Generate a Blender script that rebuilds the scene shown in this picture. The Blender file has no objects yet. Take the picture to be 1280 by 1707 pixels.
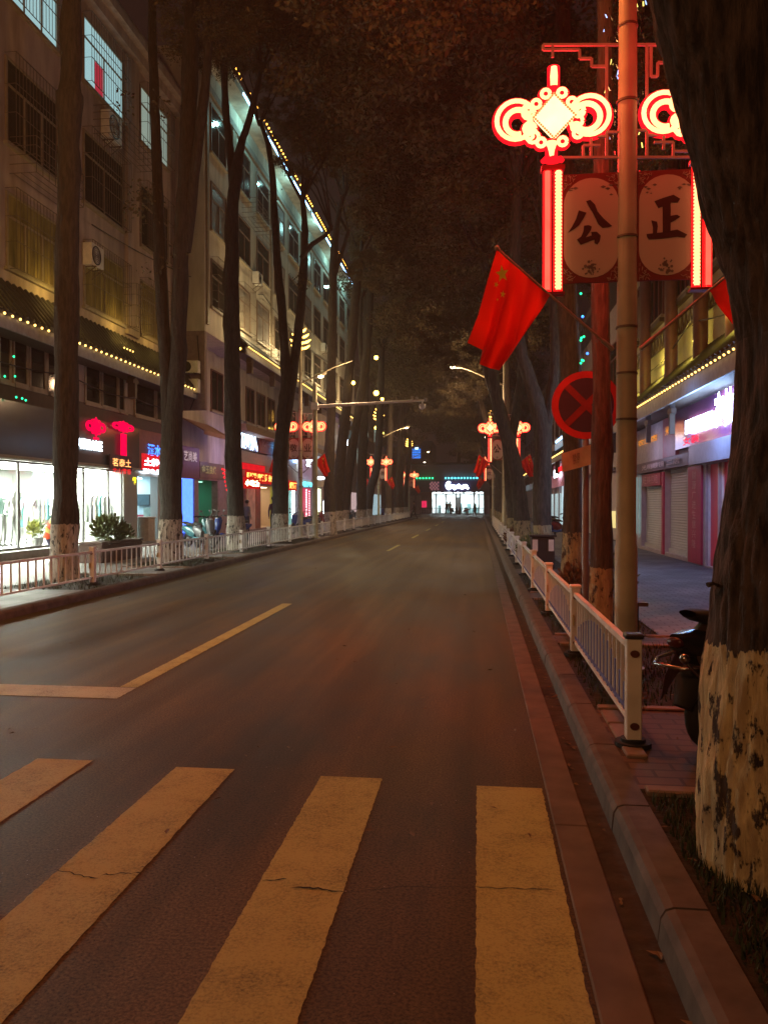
import bpy, math, random
import numpy as np
from mathutils import Vector, Matrix, Euler, noise
S = bpy.context.scene
col = S.collection
rnd = random.Random(11)
PI = math.pi
# ---------------------------------------------------------------- camera
CAM = Vector((0, 0, 1.6)); F = 1330.0
yaw = math.atan(157 / F); pit = math.atan(14.5 / F)
cd = bpy.data.cameras.new('Camera'); cam = bpy.data.objects.new('Camera', cd); col.objects.link(cam)
cam.location = CAM; cam.rotation_euler = (PI / 2 - pit, 0, yaw)
cd.sensor_fit = 'HORIZONTAL'; cd.sensor_width = 36; cd.lens = F / 1280 * 36; cd.clip_end = 1000; cd.clip_start = .05
S.camera = cam
RM = cam.rotation_euler.to_matrix()
def ray(px, py): return RM @ Vector((px - 640, 853.5 - py, -F))
def atY(px, py, Y): d = ray(px, py); return CAM + d * (Y / d.y)
def atX(px, py, X): d = ray(px, py); return CAM + d * (X / d.x)
def Yof(px, X): return atX(px, 839, X).y
def zX(px, py, X): return atX(px, py, X).z

# ---------------------------------------------------------------- materials
def nodes(m):
    m.use_nodes = True; nt = m.node_tree; return nt, nt.nodes, nt.links
MATS = {}
def mat(name, c, rough=.7, metal=0, var=.3, scale=6, bump=0, c2=None, emit=0, ecol=None, spec=.4, stretch=None, detail=5):
    if name in MATS: return MATS[name]
    m = bpy.data.materials.new(name); nt, N, L = nodes(m); b = N['Principled BSDF']
    b.inputs['Roughness'].default_value = rough; b.inputs['Metallic'].default_value = metal
    b.inputs['Specular IOR Level'].default_value = spec
    tc = N.new('ShaderNodeTexCoord'); mp = N.new('ShaderNodeMapping'); L.new(tc.outputs['Object'], mp.inputs[0])
    if stretch: mp.inputs['Scale'].default_value = stretch
    no = N.new('ShaderNodeTexNoise'); no.inputs['Scale'].default_value = scale; no.inputs['Detail'].default_value = detail
    L.new(mp.outputs[0], no.inputs['Vector'])
    cr = N.new('ShaderNodeValToRGB'); cr.color_ramp.elements[0].position = .3; cr.color_ramp.elements[1].position = .7
    c2 = c2 or tuple(x * (1 - var) for x in c)
    cr.color_ramp.elements[0].color = (*c2, 1); cr.color_ramp.elements[1].color = (*c, 1)
    L.new(no.outputs['Fac'], cr.inputs[0]); L.new(cr.outputs[0], b.inputs['Base Color'])
    if bump:
        bp = N.new('ShaderNodeBump'); bp.inputs['Strength'].default_value = bump; bp.inputs['Distance'].default_value = .02
        L.new(no.outputs['Fac'], bp.inputs['Height']); L.new(bp.outputs[0], b.inputs['Normal'])
    if emit:
        b.inputs['Emission Color'].default_value = (*(ecol or c), 1); b.inputs['Emission Strength'].default_value = emit
    MATS[name] = m; return m
def glow(name, c, s):
    if name in MATS: return MATS[name]
    m = bpy.data.materials.new(name); nt, N, L = nodes(m); N.clear()
    e = N.new('ShaderNodeEmission'); o = N.new('ShaderNodeOutputMaterial')
    tc = N.new('ShaderNodeTexCoord'); no = N.new('ShaderNodeTexNoise'); no.inputs['Scale'].default_value = 5
    mr = N.new('ShaderNodeMapRange'); mr.inputs['To Min'].default_value = s * .7; mr.inputs['To Max'].default_value = s * 1.3
    L.new(tc.outputs['Object'], no.inputs['Vector']); L.new(no.outputs['Fac'], mr.inputs['Value']); L.new(mr.outputs[0], e.inputs[1])
    e.inputs[0].default_value = (*c, 1); L.new(e.outputs[0], o.inputs[0])
    MATS[name] = m; return m
def glassmat(name='pane_glass', tint=(.9, .95, .95)):
    if name in MATS: return MATS[name]
    m = bpy.data.materials.new(name); nt, N, L = nodes(m); N.clear()
    t = N.new('ShaderNodeBsdfTransparent'); t.inputs[0].default_value = (*tint, 1)
    g = N.new('ShaderNodeBsdfGlossy'); g.inputs['Roughness'].default_value = .03
    lw = N.new('ShaderNodeLayerWeight'); lw.inputs[0].default_value = .5; pw = N.new('ShaderNodeMath'); pw.operation = 'POWER'; pw.inputs[1].default_value = 4; L.new(lw.outputs['Facing'], pw.inputs[0])
    fr = N.new('ShaderNodeMath'); fr.operation = 'MULTIPLY_ADD'; fr.inputs[1].default_value = .5; fr.inputs[2].default_value = .04; L.new(pw.outputs[0], fr.inputs[0])
    mx = N.new('ShaderNodeMixShader'); o = N.new('ShaderNodeOutputMaterial')
    L.new(fr.outputs[0], mx.inputs[0]); L.new(t.outputs[0], mx.inputs[1]); L.new(g.outputs[0], mx.inputs[2]); L.new(mx.outputs[0], o.inputs[0])
    MATS[name] = m; return m
def asphalt():
    m = bpy.data.materials.new('asphalt'); nt, N, L = nodes(m); b = N['Principled BSDF']; b.inputs['Specular IOR Level'].default_value = .14
    g = N.new('ShaderNodeNewGeometry')
    n1 = N.new('ShaderNodeTexNoise'); n1.inputs['Scale'].default_value = 75; n1.inputs['Detail'].default_value = 6; n1.inputs['Roughness'].default_value = .75
    n2 = N.new('ShaderNodeTexNoise'); n2.inputs['Scale'].default_value = .8; n2.inputs['Detail'].default_value = 8; n2.inputs['Roughness'].default_value = .65
    mp = N.new('ShaderNodeMapping'); mp.inputs['Scale'].default_value = (1, .35, 1); L.new(g.outputs['Position'], mp.inputs[0])
    L.new(g.outputs['Position'], n1.inputs[0]); L.new(mp.outputs[0], n2.inputs[0])
    c1 = N.new('ShaderNodeValToRGB'); e = c1.color_ramp.elements; e[0].position = .35; e[0].color = (.020, .0135, .008, 1); e[1].position = .60; e[1].color = (.140, .102, .048, 1)
    c2 = N.new('ShaderNodeValToRGB'); e = c2.color_ramp.elements; e[0].position = .38; e[0].color = (.42, .42, .43, 1); e[1].position = .60; e[1].color = (1.12, 1.1, 1.06, 1)
    L.new(n1.outputs[0], c1.inputs[0]); L.new(n2.outputs[0], c2.inputs[0])
    mx = N.new('ShaderNodeMix'); mx.data_type = 'RGBA'; mx.blend_type = 'MULTIPLY'; mx.inputs[0].default_value = 1
    L.new(c1.outputs[0], mx.inputs[6]); L.new(c2.outputs[0], mx.inputs[7])
    n3 = N.new('ShaderNodeTexNoise'); n3.inputs['Scale'].default_value = 1; n3.inputs['Detail'].default_value = 6; m3 = N.new('ShaderNodeMapping'); m3.inputs['Scale'].default_value = (2.6, .09, 1); L.new(g.outputs['Position'], m3.inputs[0]); L.new(m3.outputs[0], n3.inputs[0])
    c3 = N.new('ShaderNodeValToRGB'); e = c3.color_ramp.elements; e[0].position = .4; e[0].color = (.72, .72, .72, 1); e[1].position = .62; e[1].color = (1.15, 1.15, 1.15, 1); L.new(n3.outputs[0], c3.inputs[0])
    mz = N.new('ShaderNodeMix'); mz.data_type = 'RGBA'; mz.blend_type = 'MULTIPLY'; mz.inputs[0].default_value = 1; L.new(mx.outputs[2], mz.inputs[6]); L.new(c3.outputs[0], mz.inputs[7]); mx = mz
    # sparse bright grit
    v = N.new('ShaderNodeTexVoronoi'); v.inputs['Scale'].default_value = 26; L.new(g.outputs['Position'], v.inputs[0])
    lt = N.new('ShaderNodeMath'); lt.operation = 'LESS_THAN'; lt.inputs[1].default_value = .07; L.new(v.outputs['Distance'], lt.inputs[0])
    gt = N.new('ShaderNodeSeparateColor'); L.new(v.outputs['Color'], gt.inputs[0])
    g2 = N.new('ShaderNodeMath'); g2.operation = 'GREATER_THAN'; g2.inputs[1].default_value = .9; L.new(gt.outputs[0], g2.inputs[0])
    ml = N.new('ShaderNodeMath'); ml.operation = 'MULTIPLY'; L.new(lt.outputs[0], ml.inputs[0]); L.new(g2.outputs[0], ml.inputs[1])
    m2 = N.new('ShaderNodeMix'); m2.data_type = 'RGBA'; L.new(ml.outputs[0], m2.inputs[0]); L.new(mx.outputs[2], m2.inputs[6]); m2.inputs[7].default_value = (.35, .33, .3, 1)
    L.new(m2.outputs[2], b.inputs['Base Color'])
    mr = N.new('ShaderNodeMapRange'); mr.inputs[1].default_value = .3; mr.inputs[2].default_value = .7; mr.inputs[3].default_value = .5; mr.inputs[4].default_value = .72
    L.new(n2.outputs[0], mr.inputs[0]); L.new(mr.outputs[0], b.inputs['Roughness'])
    bp = N.new('ShaderNodeBump'); bp.inputs['Strength'].default_value = .5; bp.inputs['Distance'].default_value = .005
    L.new(n1.outputs[0], bp.inputs['Height']); L.new(bp.outputs[0], b.inputs['Normal'])
    return m
def bark(name='bark_whitewash', top=1.05, dark=(.028, .022, .016), light=(.08, .064, .047), paint=(.42, .36, .2)):
    m = bpy.data.materials.new(name); nt, N, L = nodes(m); b = N['Principled BSDF']; b.inputs['Roughness'].default_value = .9
    g = N.new('ShaderNodeNewGeometry'); sx = N.new('ShaderNodeSeparateXYZ'); L.new(g.outputs['Position'], sx.inputs[0])
    mp = N.new('ShaderNodeMapping'); mp.inputs['Scale'].default_value = (14, 14, 2.6); L.new(g.outputs['Position'], mp.inputs[0])
    n1 = N.new('ShaderNodeTexNoise'); n1.inputs['Scale'].default_value = 1.6; n1.inputs['Detail'].default_value = 7; n1.inputs['Roughness'].default_value = .65; L.new(mp.outputs[0], n1.inputs[0])
    c1 = N.new('ShaderNodeValToRGB'); e = c1.color_ramp.elements; e[0].position = .38; e[0].color = (*dark, 1); e[1].position = .62; e[1].color = (*light, 1); L.new(n1.outputs[0], c1.inputs[0])
    n2 = N.new('ShaderNodeTexNoise'); n2.inputs['Scale'].default_value = 1.0; n2.inputs['Detail'].default_value = 8; n2.inputs['Roughness'].default_value = .7
    mp2 = N.new('ShaderNodeMapping'); mp2.inputs['Scale'].default_value = (15, 15, 6.5); L.new(g.outputs['Position'], mp2.inputs[0]); L.new(mp2.outputs[0], n2.inputs[0])
    # flake mask: noise above threshold and below the painted line (ragged)
    fl = N.new('ShaderNodeValToRGB'); e = fl.color_ramp.elements; e[0].position = .415; e[0].color = (0, 0, 0, 1); e[1].position = .455; e[1].color = (1, 1, 1, 1); L.new(n2.outputs[0], fl.inputs[0])
    a = N.new('ShaderNodeMath'); a.operation = 'MULTIPLY_ADD'; a.inputs[1].default_value = .14; L.new(n1.outputs[0], a.inputs[0]); L.new(sx.outputs[2], a.inputs[2])
    lt = N.new('ShaderNodeMath'); lt.operation = 'LESS_THAN'; lt.inputs[1].default_value = top + .07; L.new(a.outputs[0], lt.inputs[0])
    ml = N.new('ShaderNodeMath'); ml.operation = 'MULTIPLY'; L.new(fl.outputs[0], ml.inputs[0]); L.new(lt.outputs[0], ml.inputs[1])
    pc = N.new('ShaderNodeValToRGB'); e = pc.color_ramp.elements; e[0].position = .4; e[0].color = (paint[0] * .55, paint[1] * .5, paint[2] * .5, 1); e[1].position = .65; e[1].color = (*paint, 1)
    L.new(n1.outputs[0], pc.inputs[0])
    mx = N.new('ShaderNodeMix'); mx.data_type = 'RGBA'; L.new(ml.outputs[0], mx.inputs[0]); L.new(c1.outputs[0], mx.inputs[6]); L.new(pc.outputs[0], mx.inputs[7]); L.new(mx.outputs[2], b.inputs['Base Color'])
    ad = N.new('ShaderNodeMath'); ad.operation = 'MULTIPLY_ADD'; ad.inputs[1].default_value = .25; L.new(ml.outputs[0], ad.inputs[0]); L.new(n1.outputs[0], ad.inputs[2])
    bp = N.new('ShaderNodeBump'); bp.inputs['Strength'].default_value = 1; bp.inputs['Distance'].default_value = .05; L.new(ad.outputs[0], bp.inputs['Height']); L.new(bp.outputs[0], b.inputs['Normal'])
    return m
def brickmat(name, c1, c2, mortar, w, h, axes='XY', rough=.8, off=.5, msize=.01, bump=.4):
    m = bpy.data.materials.new(name); nt, N, L = nodes(m); b = N['Principled BSDF']; b.inputs['Roughness'].default_value = rough
    g = N.new('ShaderNodeNewGeometry'); br = N.new('ShaderNodeTexBrick'); br.inputs['Scale'].default_value = 1; br.offset = off
    br.inputs['Brick Width'].default_value = w; br.inputs['Row Height'].default_value = h; br.inputs['Mortar Size'].default_value = msize
    sx = N.new('ShaderNodeSeparateXYZ'); cx = N.new('ShaderNodeCombineXYZ'); L.new(g.outputs['Position'], sx.inputs[0])
    L.new(sx.outputs['XYZ'.index(axes[0])], cx.inputs[0]); L.new(sx.outputs['XYZ'.index(axes[1])], cx.inputs[1]); L.new(cx.outputs[0], br.inputs[0])
    no = N.new('ShaderNodeTexNoise'); no.inputs['Scale'].default_value = 1.3; no.inputs['Detail'].default_value = 8; L.new(g.outputs['Position'], no.inputs[0])
    br.inputs['Color1'].default_value = (*c1, 1); br.inputs['Color2'].default_value = (*c2, 1); br.inputs['Mortar'].default_value = (*mortar, 1)
    cr = N.new('ShaderNodeValToRGB'); e = cr.color_ramp.elements; e[0].position = .35; e[0].color = (.5, .5, .5, 1); e[1].position = .65; e[1].color = (1, 1, 1, 1); L.new(no.outputs[0], cr.inputs[0])
    mx = N.new('ShaderNodeMix'); mx.data_type = 'RGBA'; mx.blend_type = 'MULTIPLY'; mx.inputs[0].default_value = 1; L.new(br.outputs[0], mx.inputs[6]); L.new(cr.outputs[0], mx.inputs[7]); L.new(mx.outputs[2], b.inputs['Base Color'])
    bp = N.new('ShaderNodeBump'); bp.invert = True; bp.inputs['Strength'].default_value = bump; bp.inputs['Distance'].default_value = .01; L.new(br.outputs['Fac'], bp.inputs['Height']); L.new(bp.outputs[0], b.inputs['Normal'])
    return m

# ---------------------------------------------------------------- mesh builder
class MB:
    def __init__(s): s.v = []; s.f = []; s.m = []; s.s = []; s.cur = 0
    def add(s, vs, fs, smooth=False):
        k = len(s.v); s.v += [Vector(v) for v in vs]
        for f in fs: s.f.append([k + i for i in f]); s.m.append(s.cur); s.s.append(smooth)
        return s
    def box(s, x0, y0, z0, x1, y1, z1):
        vs = [(x, y, z) for z in (z0, z1) for y in (y0, y1) for x in (x0, x1)]
        return s.add(vs, [(0, 2, 3, 1), (4, 5, 7, 6), (0, 1, 5, 4), (2, 6, 7, 3), (0, 4, 6, 2), (1, 3, 7, 5)])
    def bbox(s, x0, y0, z0, x1, y1, z1, b=.01):
        # box with chamfered vertical+top edges
        p = lambda i: [(x0 + i, y0 + b, 0), (x0 + b, y0 + i, 0), (x1 - b, y0 + i, 0), (x1 - i, y0 + b, 0), (x1 - i, y1 - b, 0), (x1 - b, y1 - i, 0), (x0 + b, y1 - i, 0), (x0 + i, y1 - b, 0)]
        vs = [(x, y, z0) for x, y, _ in p(0)] + [(x, y, z1 - b) for x, y, _ in p(0)] + [(x, y, z1) for x, y, _ in p(b)]
        fs = [tuple(reversed(range(8)))] + [(i, (i + 1) % 8, 8 + (i + 1) % 8, 8 + i) for i in range(8)] + [(8 + i, 8 + (i + 1) % 8, 16 + (i + 1) % 8, 16 + i) for i in range(8)] + [tuple(range(16, 24))]
        return s.add(vs, fs)
    def bar(s, p, q, w, h=None, up=Vector((0, 0, 1))):
        p = Vector(p); q = Vector(q); h = h or w; d = (q - p).normalized()
        if abs(d.dot(up)) > .98: up = Vector((0, 1, 0))
        a = d.cross(up).normalized() * w / 2; b = a.cross(d).normalized() * h / 2
        vs = [c + sa * a + sb * b for c in (p, q) for sa, sb in ((-1, -1), (1, -1), (1, 1), (-1, 1))]
        return s.add(vs, [(3, 2, 1, 0), (4, 5, 6, 7), (0, 1, 5, 4), (1, 2, 6, 5), (2, 3, 7, 6), (3, 0, 4, 7)])
    def tube(s, pts, rad, n=8, cap=True, wob=0, closed=False, ridge=0):
        pts = [Vector(p) for p in pts]
        if not hasattr(rad, '__len__'): rad = [rad] * len(pts)
        vs = []; prev = None; M = len(pts)
        for i, p in enumerate(pts):
            if closed: t = pts[(i + 1) % M] - pts[i - 1]
            else: t = pts[min(i + 1, M - 1)] - pts[max(i - 1, 0)]
            t.normalize()
            if prev is None:
                a = t.cross(Vector((0, 1, 0)));
                if a.length < .1: a = t.cross(Vector((1, 0, 0)))
            else: a = prev - t * prev.dot(t)
            a.normalize(); prev = a; b = t.cross(a)
            for k in range(n):
                an = 2 * PI * k / n; r = rad[i]
                if wob:
                    q = p + (a * math.cos(an) + b * math.sin(an)) * r
                    r *= 1 + wob * noise.noise(Vector((q.x * 3, q.y * 3, q.z * 1.2))) + wob * .5 * noise.noise(Vector((q.x * 9, q.y * 9, q.z * 4)))
                if ridge:
                    q = p + (a * math.cos(an) + b * math.sin(an)) * r; w_ = noise.noise(Vector((q.x * 17, q.y * 17, q.z * 1.6))); r *= 1 + ridge * (abs(w_) ** .6 * 2 - .7) + ridge * .5 * noise.noise(Vector((q.x * 40, q.y * 40, q.z * 9)))
                vs.append(p + (a * math.cos(an) + b * math.sin(an)) * r)
        fs = []
        R = M if closed else M - 1
        for i in range(R):
            j = (i + 1) % M
            for k in range(n): fs.append((i * n + k, i * n + (k + 1) % n, j * n + (k + 1) % n, j * n + k))
        s.add(vs, fs, True)
        if cap and not closed:
            s.add(vs[:n], [tuple(reversed(range(n)))]); s.add(vs[-n:], [tuple(range(n))])
        return s
    def prism(s, poly, vec):
        n = len(poly); vec = Vector(vec); a = [Vector(p) for p in poly]; b = [p + vec for p in a]
        return s.add(a + b, [tuple(range(n)), tuple(reversed(range(n, 2 * n)))] + [(i, n + i, n + (i + 1) % n, (i + 1) % n) for i in range(n)])
    def ball(s, c, r, n=8, m=5, sc=(1, 1, 1)):
        c = Vector(c); vs = [c + Vector((0, 0, r * sc[2]))]
        for i in range(1, m):
            th = PI * i / m
            for k in range(n):
                a = 2 * PI * k / n; vs.append(c + Vector((r * sc[0] * math.sin(th) * math.cos(a), r * sc[1] * math.sin(th) * math.sin(a), r * sc[2] * math.cos(th))))
        vs.append(c - Vector((0, 0, r * sc[2]))); L = len(vs) - 1
        fs = [(0, 1 + k, 1 + (k + 1) % n) for k in range(n)]
        for i in range(m - 2):
            for k in range(n): fs.append((1 + i * n + k, 1 + (i + 1) * n + k, 1 + (i + 1) * n + (k + 1) % n, 1 + i * n + (k + 1) % n))
        fs += [(L, L - n + (k + 1) % n, L - n + k) for k in range(n)]
        return s.add(vs, fs, True)
    def disc(s, c, r, nrm_axis, t, n=28, r0=0):
        # flat disc / ring, thickness t along +axis
        c = Vector(c); ax = {'x': (Vector((0, 1, 0)), Vector((0, 0, 1)), Vector((1, 0, 0))), 'y': (Vector((1, 0, 0)), Vector((0, 0, 1)), Vector((0, 1, 0))), 'z': (Vector((1, 0, 0)), Vector((0, 1, 0)), Vector((0, 0, 1)))}[nrm_axis]
        P = lambda rr, off: [c + ax[2] * off + (ax[0] * math.cos(2 * PI * k / n) + ax[1] * math.sin(2 * PI * k / n)) * rr for k in range(n)]
        if r0 <= 0: return s.prism(P(r, 0), ax[2] * t)
        vs = P(r, 0) + P(r0, 0) + P(r, t) + P(r0, t); fs = []
        for k in range(n):
            j = (k + 1) % n
            fs += [(k, j, n + j, n + k), (2 * n + k, 3 * n + k, 3 * n + j, 2 * n + j), (k, 2 * n + k, 2 * n + j, j), (n + k, n + j, 3 * n + j, 3 * n + k)]
        return s.add(vs, fs)
    def build(s, name, mats, parent=None, origin=None, **tg):
        if not isinstance(mats, (list, tuple)): mats = [mats]
        me = bpy.data.meshes.new(name)
        if parent is not None: o0 = Vector(parent['_o'])
        elif origin is not None: o0 = Vector(origin)
        else:
            xs = [v.x for v in s.v]; ys = [v.y for v in s.v]; zs = [v.z for v in s.v]
            o0 = Vector(((min(xs) + max(xs)) / 2, (min(ys) + max(ys)) / 2, min(zs)))
        me.from_pydata([v - o0 for v in s.v], [], s.f); me.polygons.foreach_set('material_index', s.m); me.polygons.foreach_set('use_smooth', s.s)
        for m in mats: me.materials.append(m)
        me.update(); ob = bpy.data.objects.new(name, me); col.objects.link(ob); ob['_o'] = tuple(o0)
        if parent is not None: ob.parent = parent
        else: ob.location = o0
        for k, v in tg.items(): ob[k] = v
        return ob
def thing(name, label, cat, loc=(0, 0, 0), group=None):
    o = bpy.data.objects.new(name, None); o.empty_display_size = .1; col.objects.link(o); o.location = loc; o['_o'] = tuple(loc)
    o['label'] = label; o['category'] = cat
    if group: o['group'] = group
    return o
def copy_tree(o, parent=None, loc=None, rz=None, label=None, group=None, sc=None):
    c = o.copy(); col.objects.link(c)
    if parent is not None: c.parent = parent
    if loc is not None: c.location = loc
    if rz is not None: c.rotation_euler = (0, 0, rz)
    if sc is not None: c.scale = sc if hasattr(sc, '__len__') else (sc,) * 3
    if label: c['label'] = label
    if group: c['group'] = group
    for ch in list(o.children): copy_tree(ch, c)
    return c
TXT = {}
def text_geo(t, bold=0.0):
    key = (t, bold)
    if key in TXT: return TXT[key]
    cu = bpy.data.curves.new('t', 'FONT'); cu.body = t; cu.size = 1; cu.resolution_u = 3; cu.offset = bold
    ob = bpy.data.objects.new('t', cu); col.objects.link(ob)
    dg = bpy.context.evaluated_depsgraph_get(); dg.update(); me = bpy.data.meshes.new_from_object(ob.evaluated_get(dg))
    vs = [v.co.copy() for v in me.vertices]; fs = [tuple(p.vertices) for p in me.polygons]
    bpy.data.objects.remove(ob); bpy.data.curves.remove(cu); bpy.data.meshes.remove(me)
    x0 = min(v.x for v in vs); x1 = max(v.x for v in vs); y0 = min(v.y for v in vs); y1 = max(v.y for v in vs)
    vs = [((v.x - x0) / (x1 - x0), (v.y - y0) / (y1 - y0)) for v in vs]
    TXT[key] = (vs, fs, (x1 - x0) / (y1 - y0)); return TXT[key]
def put_text(mb, t, o, xd, yd, w, h, nrm, off=.01, bold=0.0, vertical=False):
    """text fitted into the w x h box with lower-left corner o"""
    o = Vector(o); xd = Vector(xd); yd = Vector(yd); nrm = Vector(nrm)
    if vertical:
        n = len(t); hh = h / n
        for i, ch in enumerate(t):
            if ch != ' ': put_text(mb, ch, o + yd * (h - (i + 1) * hh + hh * .08), xd, yd, w, hh * .84, nrm, off, bold)
        return
    vs, fs, a = text_geo(t, bold)
    mb.add([o + xd * (u * w) + yd * (v * h) + nrm * off for u, v in vs], fs)

# common materials
m_asph = asphalt(); m_bark = bark(); m_bark_low = bark('bark_whitewash_low', .82)
m_barkL = bark('bark_left', 1.2, dark=(.018, .015, .011), light=(.052, .043, .034), paint=(.5, .46, .38))
m_conc = mat('concrete', (.3, .27, .24), .85, scale=9, bump=.3, var=.45)
m_redconc = mat('gutter_stone', (.14, .10, .07), .85, scale=5, bump=.4, var=.45)
m_kerb = mat('kerb_stone', (.11, .085, .07), .8, scale=7, bump=.4, var=.5)
m_soil = mat('soil', (.03, .024, .016), .95, scale=14, bump=1, var=.6)
m_gut = mat('gutter_dirt', (.05, .035, .025), .85, scale=10, bump=.8, var=.6)
def paintmat(name, c, wear=.5):
    m = bpy.data.materials.new(name); nt, N, L = nodes(m); b = N['Principled BSDF']; b.inputs['Roughness'].default_value = .7; b.inputs['Specular IOR Level'].default_value = .2
    g = N.new('ShaderNodeNewGeometry')
    n1 = N.new('ShaderNodeTexNoise'); n1.inputs['Scale'].default_value = 85; n1.inputs['Detail'].default_value = 5; n1.inputs['Roughness'].default_value = .7; L.new(g.outputs['Position'], n1.inputs[0])
    n2 = N.new('ShaderNodeTexNoise'); n2.inputs['Scale'].default_value = 3.2; n2.inputs['Detail'].default_value = 9; n2.inputs['Roughness'].default_value = .7; L.new(g.outputs['Position'], n2.inputs[0])
    a = N.new('ShaderNodeMath'); a.operation = 'MULTIPLY_ADD'; a.inputs[1].default_value = .8; L.new(n2.outputs[0], a.inputs[0]); L.new(n1.outputs[0], a.inputs[2])
    cr = N.new('ShaderNodeValToRGB'); e = cr.color_ramp.elements; e[0].position = .62; e[0].color = (c[0] * .28, c[1] * .27, c[2] * .35, 1); e[1].position = .80; e[1].color = (*[x * .82 for x in c], 1); k = cr.color_ramp.elements.new(.98); k.color = (*[x * 1.12 for x in c], 1)
    L.new(a.outputs[0], cr.inputs[0]); L.new(cr.outputs[0], b.inputs['Base Color'])
    bp = N.new('ShaderNodeBump'); bp.inputs['Strength'].default_value = .6; bp.inputs['Distance'].default_value = .004; L.new(n1.outputs[0], bp.inputs['Height']); L.new(bp.outputs[0], b.inputs['Normal']); return m
m_paint = paintmat('road_paint', (.34, .33, .11)); m_paint_w = paintmat('road_paint_white', (.36, .37, .27))
m_dark = mat('dark_metal', (.02, .02, .022), .5, .3)
m_white = mat('white_steel', (.75, .73, .68), .5, scale=5, var=.25)
m_blue = mat('blue_steel', (.07, .08, .3), .5)
m_pole = mat('pole_paint', (.46, .44, .30), .55, scale=3, var=.35, bump=.1)
m_wall1 = mat('plaster_tan', (.5, .4, .35), .9, scale=2.2, var=.42, bump=.15, stretch=(1.4, 1.4, .3), detail=9)
m_wall2 = mat('plaster_pale', (.6, .56, .48), .9, scale=2.0, var=.38, bump=.15, stretch=(1.4, 1.4, .3), detail=9)
m_grey = mat('grey_panel', (.22, .22, .22), .35, scale=2, var=.2)
m_frame = mat('window_frame', (.35, .3, .22), .5)
m_cage = mat('cage_steel', (.16, .12, .09), .6, .3)
m_dglass = mat('dark_glass', (.03, .028, .025), .08, spec=.6, var=.5, scale=1)
m_tile = mat('roof_tile', (.05, .045, .045), .6, scale=8, bump=.5)
m_wood = mat('dark_wood', (.07, .045, .03), .6, scale=5)
m_fascia = mat('white_board', (.4, .4, .42), .6)
m_pane = glassmat()
m_leaf = mat('leaves', (.12, .10, .055), .7, scale=2, c2=(.06, .055, .03), spec=.15)
m_tyre = mat('tyre_rubber', (.015, .015, .015), .8)
g_core = glow('neon_core', (1, .42, .16), 3.4)
g_hot = glow('neon_hot', (1, .74, .36), 2.1)
g_red = glow('neon_red', (1, .008, .015), 1.6)
g_pink = glow('neon_pink', (1, .12, .07), 1.5)
g_warm = glow('bulb_warm', (1, .56, .13), 5)
g_orange = glow('bulb_orange', (1, .45, .06), 7)
g_cool = glow('strip_cool', (.32, .6, 1), 6)
g_yel = glow('flood_yellow', (1, .72, .12), 18)
g_white = glow('sign_white', (.75, .9, 1), 9)
g_blue = glow('sign_blue', (.05, .2, 1), 4)
g_redsign = glow('sign_red', (1, .02, .03), 1.5)
g_yelsign = glow('sign_yellow', (1, .55, .12), 4)
g_green = glow('led_green', (.02, 1, .35), 3)
g_cyan = glow('led_cyan', (.1, .8, 1), 4)

def sheet(name, x0, y0, x1, y1, z, m, **kw):
    b = MB(); b.add([(x0, y0, z), (x1, y0, z), (x1, y1, z), (x0, y1, z)], [(0, 1, 2, 3)])
    return b.build(name, m, kind='structure', **kw)
# ---------------------------------------------------------------- ground and road
sheet('ground', -300, -120, 300, 400, -.03, mat('far_ground', (.04, .038, .035), .9))
sheet('road', -6.45, -25, .375, 96, 0, m_asph)
sheet('cross_street', -70, 96, 70, 110.5, 0, m_asph)
sheet('gutter', .375, -25, .66, 96, -.004, m_gut)
b = MB(); y = -2.0
while y < 90:
    b.bbox(.375, y, -.01, .54, y + 1.992, .012, .006); y += 2
b.build('gutter_strip', m_redconc, kind='structure')
def kerb(x0, x1, lo, hi):
    b = MB(); y = lo
    s = 1 if x0 < 0 else -1
    while y < hi:
        e = y + .985; r = .03; j = rnd.uniform(-.004, .004)
        if x0 > 0: prof = [(x0 + j, -.02), (x0 + j + .012, .085), (x0 + j + .03, .115), (x0 + .06 + j, .125), (x1, .125), (x1, -.02)]
        else: prof = [(x0, -.02), (x0, .125), (x1 - .06 + j, .125), (x1 - .03 + j, .115), (x1 - .012 + j, .085), (x1 + j, -.02)]
        b.prism([(px, y, pz) for px, pz in prof], (0, e - y, 0)); y += 1
    return b.build('kerb', m_kerb, kind='structure')
kerb(.65, .83, -2, 92); kerb(-6.62, -6.45, 4, 92)
m_pave = brickmat('paving_brick', (.2, .19, .2), (.15, .145, .16), (.06, .055, .055), .24, .12, rough=.75)
m_paveL = brickmat('paving_left', (.22, .2, .19), (.17, .155, .15), (.06, .055, .05), .4, .4, off=0, rough=.6)
sheet('pavement_right', 2.02, -10, 5.3, 92, .12, m_pave)
sheet('planting_strip', .83, -10, 2.02, 92, .105, m_soil)
sheet('pavement_left', -12.4, -10, -8.3, 92, .12, m_paveL)
sheet('planting_strip', -8.3, -10, -6.62, 92, .108, m_soil)
b = MB()
for y0, y1 in ((-2, 2.35), (4.25, 5.85), (8.6, 9.1), (12.6, 13.4), (17.0, 18.2), (22, 23.2), (26, 27.5), (33, 35)): b.box(.832, y0, .1, 2.018, y1, .118)
b.build('paving_band', brickmat('paving_red', (.13, .08, .06), (.1, .065, .055), (.05, .03, .025), .24, .12), kind='structure')
b = MB()
for y0, y1 in ((-8, 12.9), (15.8, 17.6), (21, 22.6), (27, 28.4), (33, 36), (44, 48)): b.box(-8.298, y0, .1, -6.622, y1, .118)
b.build('paving_band', m_paveL, kind='structure')
b = MB()   # pale edging stones of the tree pits
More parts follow.
